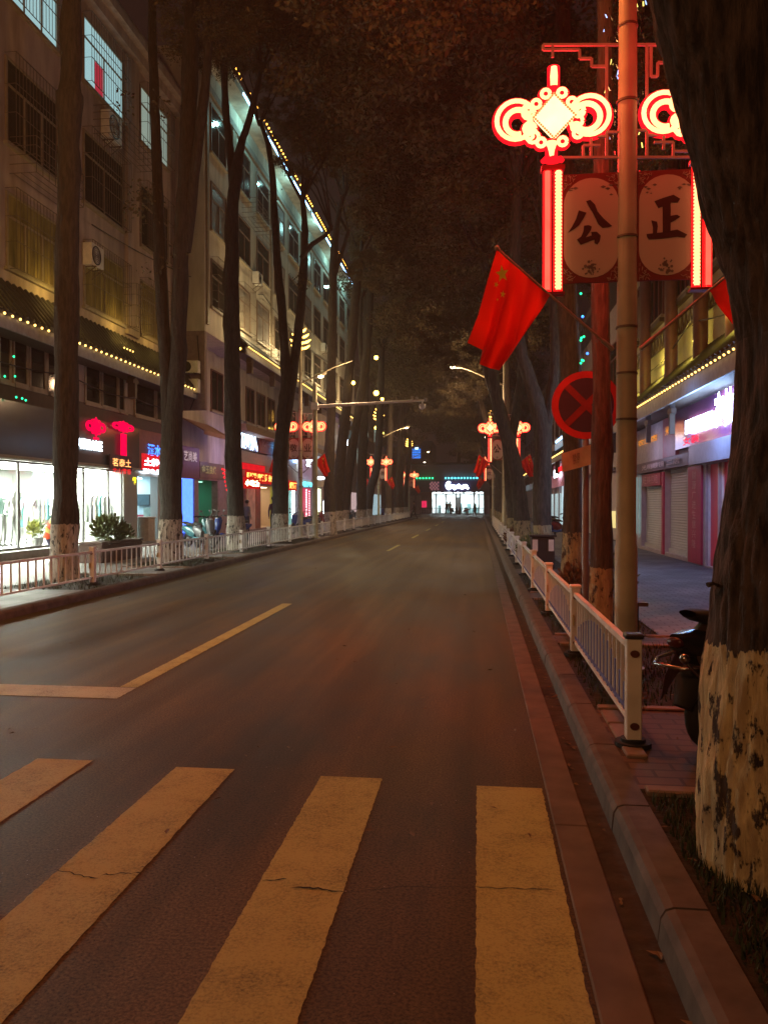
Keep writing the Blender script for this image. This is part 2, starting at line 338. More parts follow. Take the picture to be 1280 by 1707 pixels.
for y0 in (4.18, 5.86, 8.5, 9.1, 12.5, 13.4, 2.36):
    x = .86
    while x < 1.9: b.bbox(x, y0, .1, x + .32, y0 + .09, .135, .008); x += .33
for y0 in (15.7, 17.6, 20.9, 22.6):
    x = -8.2
    while x < -6.8: b.bbox(x, y0, .1, x + .32, y0 + .1, .15, .008); x += .33
for y0, y1 in ((4.3, 5.8), (2.4, 4.15)):
    y = y0
    while y < y1 - .2: b.bbox(2.0, y, .1, 2.09, y + .32, .135, .008); y += .33
for y in (4.75, 5.1, 5.45): b.bbox(.86, y, .119, .98, y + .32, .14, .008)
b.build('edging_stone', mat('edging', (.22, .16, .12), .8, var=.4, bump=.3), kind='structure')

# painted markings
def stripe(name, x0, x1, y0, y1, m, z=.004, jit=.0035, step=.025):
    b = MB(); n = max(2, int((y1 - y0) / step)); vs = []
    for i in range(n + 1):
        y = y0 + (y1 - y0) * i / n
        e = 0 if i in (0, n) else 1
        vs += [(x0 + rnd.uniform(-jit, jit), y, z), (x1 + rnd.uniform(-jit, jit), y, z)]
    b.add(vs, [(2 * i, 2 * i + 1, 2 * i + 3, 2 * i + 2) for i in range(n)]); return b.build(name, m, kind='structure')
for i in range(7):
    x1 = [.355, -.55, -1.45, -2.37, -3.28, -4.2, -5.1][i]; w = .362
    stripe('crosswalk_stripe', x1 - w, x1, 1.0, 4.52 + .055 * i, m_paint)
stripe('stop_line', -6.3, -2.93, 6.2, 6.58, m_paint_w, jit=.004)
stripe('centre_line', -3.09, -2.93, 6.6, 12.4, m_paint, jit=.005)
for y in (26.5, 36.5, 46.5, 56.5, 66.5): stripe('centre_line', -3.07, -2.95, y, y + 4, m_paint)
for i in range(9): stripe('crosswalk_stripe', -6.9 + i * 1.0, -6.35 + i * 1.0, 84.5, 88, m_paint_w)
def crack(name, pts, w=.006, z=.0065):
    b = MB(); P = []
    for (xa, ya), (xb, yb) in zip(pts[:-1], pts[1:]):
        for k in range(6):
            t = k / 6; P.append((xa + (xb - xa) * t, ya + (yb - ya) * t + rnd.uniform(-.008, .008)))
    P.append(pts[-1]); vs = []
    for i, (x, y) in enumerate(P):
        ww = w * rnd.uniform(.3, 1) * (.2 if i in (0, len(P) - 1) else 1); vs += [(x, y - ww, z), (x, y + ww, z)]
    b.add(vs, [(2 * i, 2 * i + 1, 2 * i + 3, 2 * i + 2) for i in range(len(P) - 1)]); return b.build(name, mat('crack', (.015, .011, .008), .9), kind='structure')
def gp(px, py): d = ray(px, py); q = CAM + d * (-CAM.z / d.z); return (q.x, q.y)
crack('road_crack', [gp(95, 1452), gp(130, 1462), gp(165, 1467)]); crack('road_crack', [gp(170, 1461), gp(205, 1459), gp(235, 1458)])
crack('road_crack', [gp(437, 1471), gp(478, 1468)]); crack('road_crack', [gp(485, 1482), gp(530, 1484), gp(575, 1491)], .008)
crack('road_crack', [gp(790, 1482), gp(850, 1484), gp(925, 1487)], .004)
crack('road_crack', [gp(-10, 1500), gp(40, 1470), gp(95, 1452)], .004); crack('road_crack', [gp(575, 1491), gp(680, 1480), gp(790, 1482)], .003)
b = MB()  # scattered leaves and litter on the road edge
for k in range(420):
    if k % 150 < 55: x = rnd.uniform(.55, .65); y = rnd.uniform(2, 24); z = .002
    elif k % 150 < 100: x = rnd.uniform(.84, 1.9); y = rnd.uniform(2, 15); z = .122
    elif k % 150 < 125: x = rnd.uniform(-6.4, -3); y = rnd.uniform(4, 22); z = .005
    else: x = rnd.uniform(-1.5, .35); y = rnd.uniform(3, 14); z = .006
    r = rnd.uniform(.012, .035); a = rnd.uniform(0, 6); ca, sa = math.cos(a), math.sin(a)
    b.add([(x + r * ca, y + r * sa, z + .004), (x - r * .4 * sa, y + r * .4 * ca, z + rnd.uniform(.004, .015)), (x - r * ca, y - r * sa, z + .004), (x + r * .4 * sa, y - r * .4 * ca, z + rnd.uniform(.004, .01))], [(0, 1, 2, 3)])
b.build('fallen_leaves', mat('dead_leaf', (.17, .11, .05), .8, var=.5, scale=3), kind='stuff', label='dry leaves and litter scattered along the road edge', category='leaves')
def tuft_field(name, boxes, n, hmax, label, z=.11, m=None):
    b = MB()
    for k in range(n):
        x0, y0, x1, y1 = boxes[k % len(boxes)]; x = rnd.uniform(x0, x1); y = rnd.uniform(y0, y1); h = rnd.uniform(.3, 1) * hmax; a = rnd.uniform(0, 6.3)
        w = rnd.uniform(.003, .008); dx, dy = math.cos(a), math.sin(a); l = rnd.uniform(.1, .7) * h
        b.add([(x - dy * w, y + dx * w, z), (x + dy * w, y - dx * w, z), (x + dx * l, y + dy * l, z + h)], [(0, 1, 2)])
    return b.build(name, m or mat('grass_blade', (.035, .05, .018), .8), kind='stuff', label=label, category='grass')
tuft_field('grass', [(.86, 2.5, 2.0, 4.15)], 5200, .06, 'sparse dark grass round the foot of the near peeling tree')
tuft_field('grass', [(.86, 5.95, 2.0, 8.5), (.86, 9.2, 2, 12.4), (.86, 13.5, 2, 17)], 5500, .08, 'dark weeds in the tree pits behind the right hand fence')
tuft_field('grass', [(-8.2, 12.9, -6.65, 15.6), (-8.2, 17.8, -6.65, 20.8), (-8.2, 22.8, -6.65, 27), (-8.2, 28.5, -6.65, 33)], 3500, .14, 'dark weeds in the tree pits behind the left hand fence')

# ---------------------------------------------------------------- fences
def fence_run(label, X, ys, side, z=.12, detail_from=0):
    t = thing('railing', label, 'railing', (X, ys[0], z), 'white railings along both kerbs')
    H = .66
    for i, y in enumerate(ys):
        p = MB(); p.bbox(X - .045, y - .045, z + .03, X + .045, y + .045, z + H + .0, .006)
        p.cur = 1; p.bbox(X - .055, y - .055, z + H, X + .055, y + .055, z + H + .028, .01)
        p.cur = 2; p.disc((X, y, z), .11, 'z', .028, 16); p.disc((X, y, z + .028), .075, 'z', .02, 16)
        po = p.build('post', [m_white, m_dark if (i == 0 and X > 0) else m_white, m_tyre], t)
        if i < 9:
            r = MB()
            for zz in ((H - .09), .13):
                c0 = Vector((X, y - .048, z + zz)); pts = [c0 + Vector((.028 * math.cos(2 * PI * k / 14), 0, .022 * math.sin(2 * PI * k / 14))) for k in range(14)]; r.prism(pts, (0, -.008, 0))
            r.build('reflector', mat('reflector', (.1, .03, .02), .25), po)
    for i, (ya, yb) in enumerate(zip(ys[:-1], ys[1:])):
        p = MB(); ya += .047; yb -= .047
        p.box(X - .02, ya, z + H - .085, X + .02, yb, z + H - .045); p.box(X - .016, ya, z + .12, X + .016, yb, z + .15)
        n = 17 if side > 0 else 13
        for k in range(1, n): yy = ya + (yb - ya) * k / n; p.box(X - .009, yy - .012, z + .15, X + .009, yy + .012, z + H - .085)
        pa = p.build('panel', m_white, t)
        q = MB()
        if side > 0: q.box(X - .012, ya, z + .17, X - .0095, yb, z + .2)
        for k in range(n if side > 0 else 0):
            yy = ya + (yb - ya) * (k + .5) / n; h = .10 + .27 * math.sin(PI * (k + .5) / n)
            if h > .14: q.box(X - .007, yy - .018, z + .15, X + .007, yy + .018, z + .15 + h)
        if side > 0: q.build('arched_infill', m_blue, pa)
        if i < 8:
            for yy in (ya, yb): c = MB(); c.box(X - .03, yy - .04, z + .3, X - .021, yy + .04, z + .4); c.build('clamp', mat('yellow_clamp', (.4, .27, .04), .5), pa)
    return t
fence_run('white railing with blue arched infill on the right kerb', .94, [5.0 + 2.92 * i for i in range(17)], 1)
fence_run('long white railing on the left kerb in front of the shops', -6.95, [10.7 + 3.06 * i for i in range(24)], -1)

# ---------------------------------------------------------------- trees
def crown_mesh(name, seed, rx, ry, rz, ncl, nleaf, size):
    r = np.random.default_rng(seed)
    d = r.normal(size=(ncl, 3)); d /= np.linalg.norm(d, axis=1)[:, None]
    rad = r.uniform(.35, 1, ncl) ** .6; cc = d * rad[:, None] * np.array([rx, ry, rz])
    cs = r.uniform(.32, .72, ncl)
    idx = r.integers(0, ncl, nleaf)
    g = r.normal(size=(nleaf, 3)) * .55; p = cc[idx] + g * cs[idx][:, None] * np.array([1, 1, .6])
    u = r.normal(size=(nleaf, 3)); u[:, 2] -= .3; u /= np.linalg.norm(u, axis=1)[:, None]
    w = np.cross(u, r.normal(size=(nleaf, 3))); w /= np.linalg.norm(w, axis=1)[:, None]
    s = (size * r.uniform(.6, 1.25, nleaf))[:, None]
    V = np.stack([p, p + u * s * .5 + w * s * .24, p + u * s, p + u * s * .5 - w * s * .24], 1).reshape(-1, 3)
    me = bpy.data.meshes.new(name); me.vertices.add(len(V)); me.vertices.foreach_set('co', V.ravel())
    me.loops.add(4 * nleaf); me.loops.foreach_set('vertex_index', np.arange(4 * nleaf)); me.polygons.add(nleaf)
    me.polygons.foreach_set('loop_start', np.arange(0, 4 * nleaf, 4)); me.polygons.foreach_set('loop_total', np.full(nleaf, 4))
    me.materials.append(m_leaf); me.update(); me.validate(); return me
CR = [crown_mesh('crown_leaves', 3 + i, 3.4, 3.7, 3.7, 60, 20000, .17) for i in range(4)]
CRN = [crown_mesh('crown_leaves_fine', 23 + i, 3.2, 3.2, 3.0, 75, 30000, .12) for i in range(2)]
tree_n = [0]
def tree(label, stems, crowns, Y, m=None, X=None, name='street_tree', twigs=True, n=12):
    """stems: lists of (px,py,r) seen in the plane Y; crowns: list of (x,y,z,scale)"""
    base = atY(stems[0][0][0], stems[0][0][1], Y); bz = .1
    t = thing(name, label, 'tree', (base.x, Y, bz), 'street trees lining the road')
    b = MB()
    for k, st in enumerate(stems):
        P = []; R = []
        for i, (px, py, r) in enumerate(st):
            q = atY(px, py, Y)
            if k == 0 and i == 0: q = Vector((q.x, Y, bz - .02))
            P.append(q); R.append(r)
        if k: P = [p + Vector((0, .12 * (k % 2 * 2 - 1) * min(i, 3), 0)) for i, p in enumerate(P)]
        # resample smooth
        PP = []; RR = []
        for i in range(len(P) - 1):
            L = (P[i + 1] - P[i]).length; m_ = max(2, int(L / .3))
            for j in range(m_):
                s = j / m_; a = P[max(i - 1, 0)]; b0 = P[i]; c0 = P[i + 1]; d0 = P[min(i + 2, len(P) - 1)]
                q = .5 * ((2 * b0) + (c0 - a) * s + (2 * a - 5 * b0 + 4 * c0 - d0) * s * s + (3 * b0 - a - 3 * c0 + d0) * s ** 3)
                PP.append(q); RR.append(R[i] + (R[i + 1] - R[i]) * s)
        PP.append(P[-1]); RR.append(R[-1]); b.tube(PP, RR, n * 2, wob=.24, ridge=.06)
        # limbs into the crown
        if twigs:
            top = PP[-1]
            for q in range(5):
                a = rnd.uniform(0, 6.3); l = rnd.uniform(1.6, 3.2); e = top + Vector((math.cos(a) * l * .6, math.sin(a) * l * .6, l))
                b.tube([top - Vector((0, 0, .2)), (top + e) / 2 + Vector((rnd.uniform(-.2, .2), 0, .1)), e], [RR[-1] * .7, RR[-1] * .45, .02], 6, wob=.2)
    b.build('trunk', m or m_barkL, t)
    for (x, y, z, s) in crowns:
        me = rnd.choice(CR if s > 0 and y > 14 else CRN)
        c = bpy.data.objects.new('crown', me); col.objects.link(c); c.parent = t
        c.location = Vector((x, y, z)) - Vector(t['_o']); c.rotation_euler = (0, 0, rnd.uniform(0, 6.3)); c.scale = (abs(s), abs(s), abs(s) * .95)
    tree_n[0] += 1
    return t
# near right tree, peeling whitewash (wide trunk, leans to the left above head height)
def T1():
    Y = 3.45; t = thing('street_tree', 'huge dark trunk with peeling whitewash at the right edge, nearest of all trees', 'tree', (atY(1340, 1450, Y).x, Y, .1), 'street trees lining the road')
    L = [(1500, 1158, 1), (1430, 1168, 0), (1300, 1172, 0), (1060, 1190, 0), (900, 1207, 0), (760, 1226, 0), (560, 1238, 0), (430, 1215, 0), (300, 1172, 0), (150, 1128, 0), (0, 1082, 0), (-300, 1010, 0), (-700, 950, 0)]
    P = []; R = []
    for i, (py, ex, _) in enumerate(L):
        r = [.45, .40, .36, .335, .315, .30, .29, .30, .29, .27, .25, .23, .2][i]
        q = atY(ex, py, Y); P.append(Vector((q.x + r, Y, q.z))); R.append(r)
    P[0].z = .06; PP = []; RR = []
    for i in range(len(P) - 1):
        for j in range(24):
            s = j / 24; PP.append(P[i].lerp(P[i + 1], s)); RR.append(R[i] + (R[i + 1] - R[i]) * s)
    b = MB(); b.tube(PP, RR, 200, wob=.09, ridge=.045)
    b.build('trunk', bark('bark_near', 1.02, dark=(.018, .013, .012), light=(.10, .07, .062), paint=(.8, .68, .40)), t)
    tw = MB(); q = atY(1203, 978, Y - .1); tw.tube([q, q + Vector((-.05, -.05, .02)), q + Vector((-.07, -.06, .012))], [.008, .006, .012], 6); tw.build('twig', m_bark, t)
    for x, y, z, s in ((2.2, 4.5, 9.2, .8), (-.2, 5.8, 10.6, .9)):
        c = bpy.data.objects.new('crown', CRN[0]); col.objects.link(c); c.parent = t; c.location = Vector((x, y, z)) - Vector(t['_o']); c.scale = (s,) * 3
T1()
tree('slim right hand tree in front of the round red sign', [[(1002, 1040, .15), (1002, 990, .135), (1003, 900, .128), (1003, 700, .12), (1000, 500, .11), (1003, 300, .105), (1008, 100, .1), (1010, -150, .09)]],
     [(1.0, 11, 11.2, -.8), (-1.2, 12, 11.5, -.9)], 9.9, m_bark_low)
tree('right hand tree just behind the sign post, second past the round red sign', [[(952, 975, .22), (952, 930, .19), (955, 800, .18), (952, 640, .18), (945, 480, .17), (940, 250, .15), (938, 0, .13)]],
     [(1.2, 16, 12.5, .9), (-1, 15, 13.5, .9), (2.2, 14.5, 8.6, -.5)], 15.2, m_bark)
tree('forked right hand tree beside the dark utility cabinet', [[(905, 925, .27), (904, 880, .23), (904, 800, .22), (905, 715, .23), (885, 640, .17), (865, 570, .16), (858, 450, .14), (862, 300, .12)], [(906, 730, .16), (922, 650, .14), (926, 560, .12), (915, 400, .1)]],
     [(1.4, 21, 12, .9), (-1.2, 20, 13, 1), (.3, 22, 9.5, .6)], 20.6, m_bark)
tree('dark leaning tree where the right hand railing turns pale', [[(858, 890, .3), (856, 860, .26), (850, 780, .25), (840, 700, .22), (818, 640, .18), (810, 590, .16), (812, 480, .14)], [(850, 740, .18), (868, 640, .18), (872, 540, .15), (870, 420, .12)]],
     [(.8, 30, 12, 1), (-1.6, 31, 13, 1), (-.8, 31, 8.2, .45)], 30.5, m_bark)
tree('tree trunk just left of the forked right hand tree', [[(872, 905, .26), (868, 850, .24), (858, 775, .22), (842, 720, .2), (826, 650, .17), (820, 560, .15), (824, 470, .13)]], [(1.4, 26, 13.5, .9), (2.6, 26, 9.5, .6)], 25.6, m_bark)
k = 0
ords = ['first', 'second', 'third', 'fourth', 'fifth', 'sixth', 'seventh', 'eighth', 'ninth', 'tenth', 'eleventh', 'twelfth']
for Y in (40, 46, 53, 59, 72, 80, 88):
    X = 1.5; px = 640 + F * (.993 * X + .117 * Y) / (-.117 * X + .993 * Y); z0 = 839 + 1.5 * F / Y; lean = rnd.uniform(-.4, .2)
    hp = lambda z: 839 - (z - 1.6) * F / Y
    dx = F / Y
    tree('%s distant right hand tree beyond the leaning one' % ords[k], [[(px, z0, .28), (px, hp(2.5), .22), (px + lean * dx * .6, hp(5), .2), (px + lean * dx * 1.6, hp(9), .15)], [(px, hp(3.5), .15), (px - 1.2 * dx, hp(6), .12), (px - 1.6 * dx, hp(8.5), .1)]],
         [(X - .5, Y, 11, .95), (X - 3.4, Y + 1, 11.5, .95), (X - 2.2, Y, 7.4, .45)] + ([(X - 4.5, Y, 15, 1)] if k % 2 else []), Y, m_bark); k += 1
# left row
tree('nearest left hand tree, straight and whitewashed, before the bright clothes shop', [[(108, 985, .31), (107, 940, .27), (108, 880, .235), (110, 700, .225), (112, 480, .22), (114, 240, .2), (116, 185, .27), (117, 160, .28), (118, 135, .2), (120, 0, .17), (121, -150, .15)]],
     [(-6.3, 14.5, 15, -.9), (-3.6, 12, 15.5, -.9)], 14.6)
tree('left hand tree with two parallel stems at the end of the near building', [[(283, 925, .34), (284, 880, .28), (285, 760, .27), (290, 690, .22), (297, 600, .19), (303, 400, .19), (312, 250, .2), (318, 100, .2), (322, -80, .15)], [(283, 770, .2), (276, 640, .17), (263, 480, .15), (253, 300, .13), (246, 100, .12), (243, -60, .1)], [(312, 420, .11), (330, 270, .12), (350, 130, .11), (356, 40, .1)]],
     [(-6.4, 20, 16.8, .75), (atY(345, 10, 19.2).x, 19.2, atY(345, 10, 19.2).z, .4), (-3, 18.5, 15.8, .9), (-4.4, 21, 18, .9)], 19.2)
tree('left hand tree forking high before the pale tall building', [[(395, 920, .33), (394, 870, .27), (389, 760, .25), (386, 560, .25), (386, 400, .22), (391, 320, .2), (400, 250, .14), (415, 200, .11), (428, 150, .09), (436, 110, .07)], [(390, 330, .15), (382, 260, .13), (372, 170, .11), (367, 80, .09)]],
     [(-5.4, 26, 18.8, .7), (atY(452, 60, 25).x, 25, atY(452, 60, 25).z, .42), (atY(360, 40, 25).x, 25.4, atY(360, 40, 25).z, .42), (-2.8, 25, 16.5, 1), (-8, 30, 24, 1), (-5.4, 30, 23.5, 1)], 24.8)
tree('left hand V shaped tree beside the yellow chip shop sign', [[(467, 900, .36), (467, 850, .3), (468, 760, .3), (471, 700, .22), (476, 630, .2), (470, 520, .17), (460, 400, .14), (455, 300, .12), (447, 240, .1), (432, 200, .07)], [(470, 745, .22), (482, 660, .19), (493, 570, .18), (500, 480, .17), (505, 380, .13), (500, 320, .1)], [(502, 430, .1), (522, 408, .09), (545, 395, .08), (556, 380, .06)]],
     [(-4.4, 31, 17.8, .95), (atY(470, 160, 30).x, 30.5, atY(470, 160, 30).z, .36), (atY(520, 230, 30).x, 30.5, atY(520, 230, 30).z, .45), (-2.0, 30, 15.2, 1), (-9, 36, 26, 1), (-6.4, 35, 24, 1)], 30.3)
tree('left hand straight tree just right of the camera gantry', [[(552, 885, .3), (549, 800, .25), (551, 700, .23), (554, 560, .2), (556, 440, .19), (564, 360, .12), (574, 320, .09)], [(555, 470, .1), (566, 430, .1), (580, 380, .07)]],
     [(-4.6, 38, 18, .9), (-2.2, 37, 15, 1), (-5.0, 36, 12.2, .26), (-6.6, 44, 25.5, 1), (-4.4, 41, 22.5, 1)], 37.5)
tree('left hand reddish tree leaning right beyond the gantry', [[(560, 872, .3), (565, 800, .28), (577, 680, .25), (588, 560, .24), (594, 480, .22), (602, 420, .15)]], [(-4.4, 43, 17.5, .9), (-2, 43, 14.5, 1), (-3.2, 42, 21, 1)], 42)
tree('left hand leaning tree under the yellow flood lamps', [[(572, 868, .3), (580, 800, .26), (590, 730, .25), (605, 640, .24), (615, 540, .22), (618, 470, .15)], [(606, 640, .14), (600, 560, .13), (601, 490, .1)]], [(-5, 48, 17, .9), (-2.2, 48, 14, 1)], 47)
tree('left hand thick straight tree left of the green lit trunk', [[(602, 868, .34), (603, 800, .3), (606, 700, .3), (609, 600, .27), (612, 500, .2)]], [(-5.4, 52, 15.5, 1), (-2.6, 53, 13, 1), (-1.8, 52, 18, 1)], 51)
tree('left hand curved grey tree beside the second lamp pole', [[(612, 866, .32), (617, 820, .3), (628, 780, .28), (632, 730, .27), (634, 660, .25), (636, 580, .2)]], [(-5.4, 58, 15, 1), (-2.6, 58, 12.5, 1)], 57)
for i, (px, Y) in enumerate([(647, 67), (662, 76), (668, 82), (676, 88)]):
    hp = lambda z: 839 - (z - 1.6) * F / Y
    tree(['olive lit', 'slim dark', 'straight distant', 'farthest'][i] + ' left hand tree near the end of the street', [[(px, 839 + 1.5 * F / Y, .32), (px, hp(3), .26), (px + rnd.uniform(0, 8), hp(7), .22), (px + rnd.uniform(2, 12), hp(11), .15)]],
         [(-6, Y, 13, 1), (-3, Y + 1, 12.5, 1), (-4.5, Y, 17, 1)], Y)
# dark trees beyond the end of the street
for i, (X, Y, z, s) in enumerate([(-9, 96, 13, 1.3), (5, 122, 14, 1.7), (-3, 124, 14.5, 1.7), (-14, 123, 14, 1.7), (12, 118, 13, 1.7)]):
    px = 640 + F * (.993 * X + .117 * Y) / (-.117 * X + .993 * Y); hp = lambda z: 839 - (z - 1.6) * F / Y
    tree(['dark round crowned tree on the left corner of the crossing', 'tall dark tree rising behind the bright corner shop', 'broad dark tree rising behind the roof of the end block', 'dark tree behind the left part of the end block', 'dark tree behind the right part of the end block'][i],
         [[(px, 839 + 1.5 * F / Y, .3), (px, hp(8), .25), (px, hp(z), .15)]], [(X, Y, z, s), (X + 3, Y + 1, z + 4, s * .8), (X - 3.5, Y, z + 3, s * .8)], Y, name='background_tree')
# small leafy sprigs on the left trunks
b = MB()
for (px, py, Y, n) in ((238, 330, 19.1, 60), (228, 350, 19.1, 40), (210, 165, 19.3, 24), (268, 180, 19.1, 26), (285, 430, 19.0, 22), (245, 460, 19.0, 22), (500, 470, 30, 50), (452, 330, 30, 30)):
    c = atY(px, py, Y)
    for k in range(n):
        p = c + Vector((rnd.gauss(0, .16), rnd.gauss(0, .2), rnd.gauss(0, .2))); u = Vector((rnd.gauss(0, 1), rnd.gauss(0, 1), -.6)).normalized() * .11; w = u.cross(Vector((rnd.random(), rnd.random(), rnd.random()))).normalized() * .035
        b.add([p, p + u * .5 + w, p + u, p + u * .5 - w], [(0, 1, 2, 3)])
b.build('leaf_sprigs', m_leaf, kind='stuff', label='small leafy shoots sprouting from the left hand trunks', category='leaves')

# ---------------------------------------------------------------- lamp posts with knots, banners, flags
K = .00522                                  # metres per photo pixel at the near pole
PX, PY = 1.28, 7.15
def uv(px, py): q = atY(px, py, PY); return q.x - PX, q.z   # local x, height
def make_knot(cm=.68, bm=1.45, gcore=None, ghot=None, gback=None):
    t = thing('knot_light', 'near glowing red knot light left of the lamp post', 'knot light', (0, 0, 0), 'red knot lights on the lamp posts')
    cx, cz = 0, 0
    c = lambda px, py: Vector(((px - 921) * K, 0, (200 - py) * K))
    z_ = lambda x, y: c(820 + x / 5.565, 100 + y / 5.565)
    back = MB(); core = MB()
    def arc(cen, r, a0, a1, rad, n=22, jx=1):
        P = [cen + Vector((math.cos(math.radians(a0 + (a1 - a0) * i / n)) * r * jx, 0, math.sin(math.radians(a0 + (a1 - a0) * i / n)) * r)) for i in range(n + 1)]
        core.tube(P, rad * cm, 8); back.tube([p + Vector((0, rad * 1.25, 0)) for p in P], rad * bm, 8)
    arc(z_(225, 545), .168, 20, 340, .03); arc(z_(240, 565), .108, -60, 285, .036)
    arc(z_(895, 535), .168, -160, 160, .03, ); arc(z_(870, 550), .115, -125, 175, .036)
    for x, y in ((497, 315), (645, 315), (410, 405), (735, 405), (455, 765), (652, 765), (330, 450), (800, 470), (345, 620), (775, 640), (345, 690), (790, 700)):
        arc(z_(x, y), .036, 0, 350, .024, 12)
    for A, B in (((300, 500), (380, 470)), ((300, 600), (400, 660)), ((760, 480), (830, 500)), ((760, 600), (800, 560)), ((430, 720), (330, 700))):
        arc((z_(*A) + z_(*B)) / 2, .05, 0, 350, .024, 12)
    core.tube([z_(570, 75), z_(570, 160), z_(570, 250)], [.03, .036, .034], 10); back.tube([z_(570, 60) + Vector((0, .03, 0)), z_(570, 270) + Vector((0, .03, 0))], .055, 10)
    core.tube([z_(552, 770), z_(550, 860), z_(552, 930)], [.05, .03, .022], 8); back.tube([z_(552, 740) + Vector((0, .03, 0)), z_(552, 940) + Vector((0, .03, 0))], .055, 8)
    back.build('red_halo', gback or g_red, t); core.build('neon_tube', gcore or g_core, t)  # wider red tubes behind the cores, the neon halo built as glowing shape
    d = MB(); P = [z_(570, 335), z_(385, 545), z_(570, 745), z_(765, 545)]
    d.prism([p - Vector((0, .03, 0)) for p in P], (0, .05, 0)); d.build('diamond_panel', ghot or g_hot, t)
    g = MB()   # beads round the diamond
    for a, b2 in zip(P, P[1:] + P[:1]):
        for i in range(11): g.ball(a.lerp(b2, i / 11) - Vector((0, .035, 0)), .011, 6, 4)
    g.build('bead_rim', mat('bead', (.5, .35, .1), .4, emit=.5, ecol=(1, .5, .15)), t)
    bw = MB(); bw.tube([c(903, 271), c(908, 267), c(921, 270), c(934, 267), c(938, 271)], [.02, .032, .03, .032, .02], 8); bw.build('bow', g_red, t)
    return t
def make_tassel():
    t = thing('tassel_light', 'pair of vertical red tubes hanging under the near left knot light', 'tube light', (0, 0, 0), 'tube lights under the knot lights')
    L = (490 - 285) * K
    for i, dx in enumerate((-.047, .047)):
        a = MB(); a.tube([(dx, 0, -.01), (dx, 0, -L)], .040, 14); a.build('outer_tube', mat('red_acrylic', (.7, .01, .01), .2, emit=1.15, ecol=(1, .008, .012), var=.1), t)
        a = MB(); a.tube([(dx, -.028, -.02), (dx, -.028, -L + .02)], .024, 10)
        if i == 1:
            zz = -.03
            while zz > -L + .03: a.tube([(dx, -.028, zz), (dx, -.028, zz - .014)], .03, 10); zz -= .03
        a.build('lamp_tube', g_pink if i == 0 else glow('neon_warm', (1, .45, .18), 2.6), t)
    a = MB(); a.box(-.1, -.05, -.005, .1, .05, .03); a.build('cap', mat('red_cap', (.4, .01, .01), .4), t); a = MB(); a.box(-.1, -.05, -L - .02, .1, .05, -L); a.build('cap', mat('red_cap', (.4, .01, .01), .4), t)
    return t
KN = make_knot(); KF = make_knot(.95, 1.9, glow('neon_core_far', (1, .36, .13), 2.6), glow('neon_hot_far', (1, .5, .2), 3), glow('neon_red_far', (1, .004, .01), 3)); TS = make_tassel()
m_creme = mat('banner_cream', (.55, .47, .38), .7, var=.12, scale=2)
m_bred = mat('banner_red', (.22, .035, .03), .7, var=.3)
m_ink = mat('banner_ink', (.07, .015, .012), .7)
m_flor = mat('banner_print', (.2, .17, .14), .7)
G1 = [[(165, 330), (222, 350), (205, 385), (170, 440), (130, 472), (85, 497), (115, 452), (145, 395)], [(220, 262), (250, 255), (285, 290), (305, 345), (350, 400), (412, 458), (385, 467), (340, 470), (310, 440), (265, 345), (238, 300)], [(205, 448), (240, 446), (262, 457), (255, 485), (218, 538), (262, 525), (258, 498), (300, 498), (328, 528), (322, 568), (303, 596), (282, 582), (283, 556), (180, 592), (152, 552), (183, 530), (200, 490)]]
G2 = [[(732, 285), (800, 262), (870, 243), (920, 275), (902, 303), (852, 300), (849, 318), (790, 328), (762, 338)], [(792, 327), (850, 317), (852, 360), (851, 400), (898, 394), (922, 410), (882, 436), (851, 450), (850, 520), (794, 527)], [(710, 428), (752, 440), (758, 475), (750, 530), (722, 535), (722, 480)], [(675, 530), (790, 522), (900, 505), (972, 545), (953, 568), (900, 560), (780, 570), (692, 572), (680, 552)]]
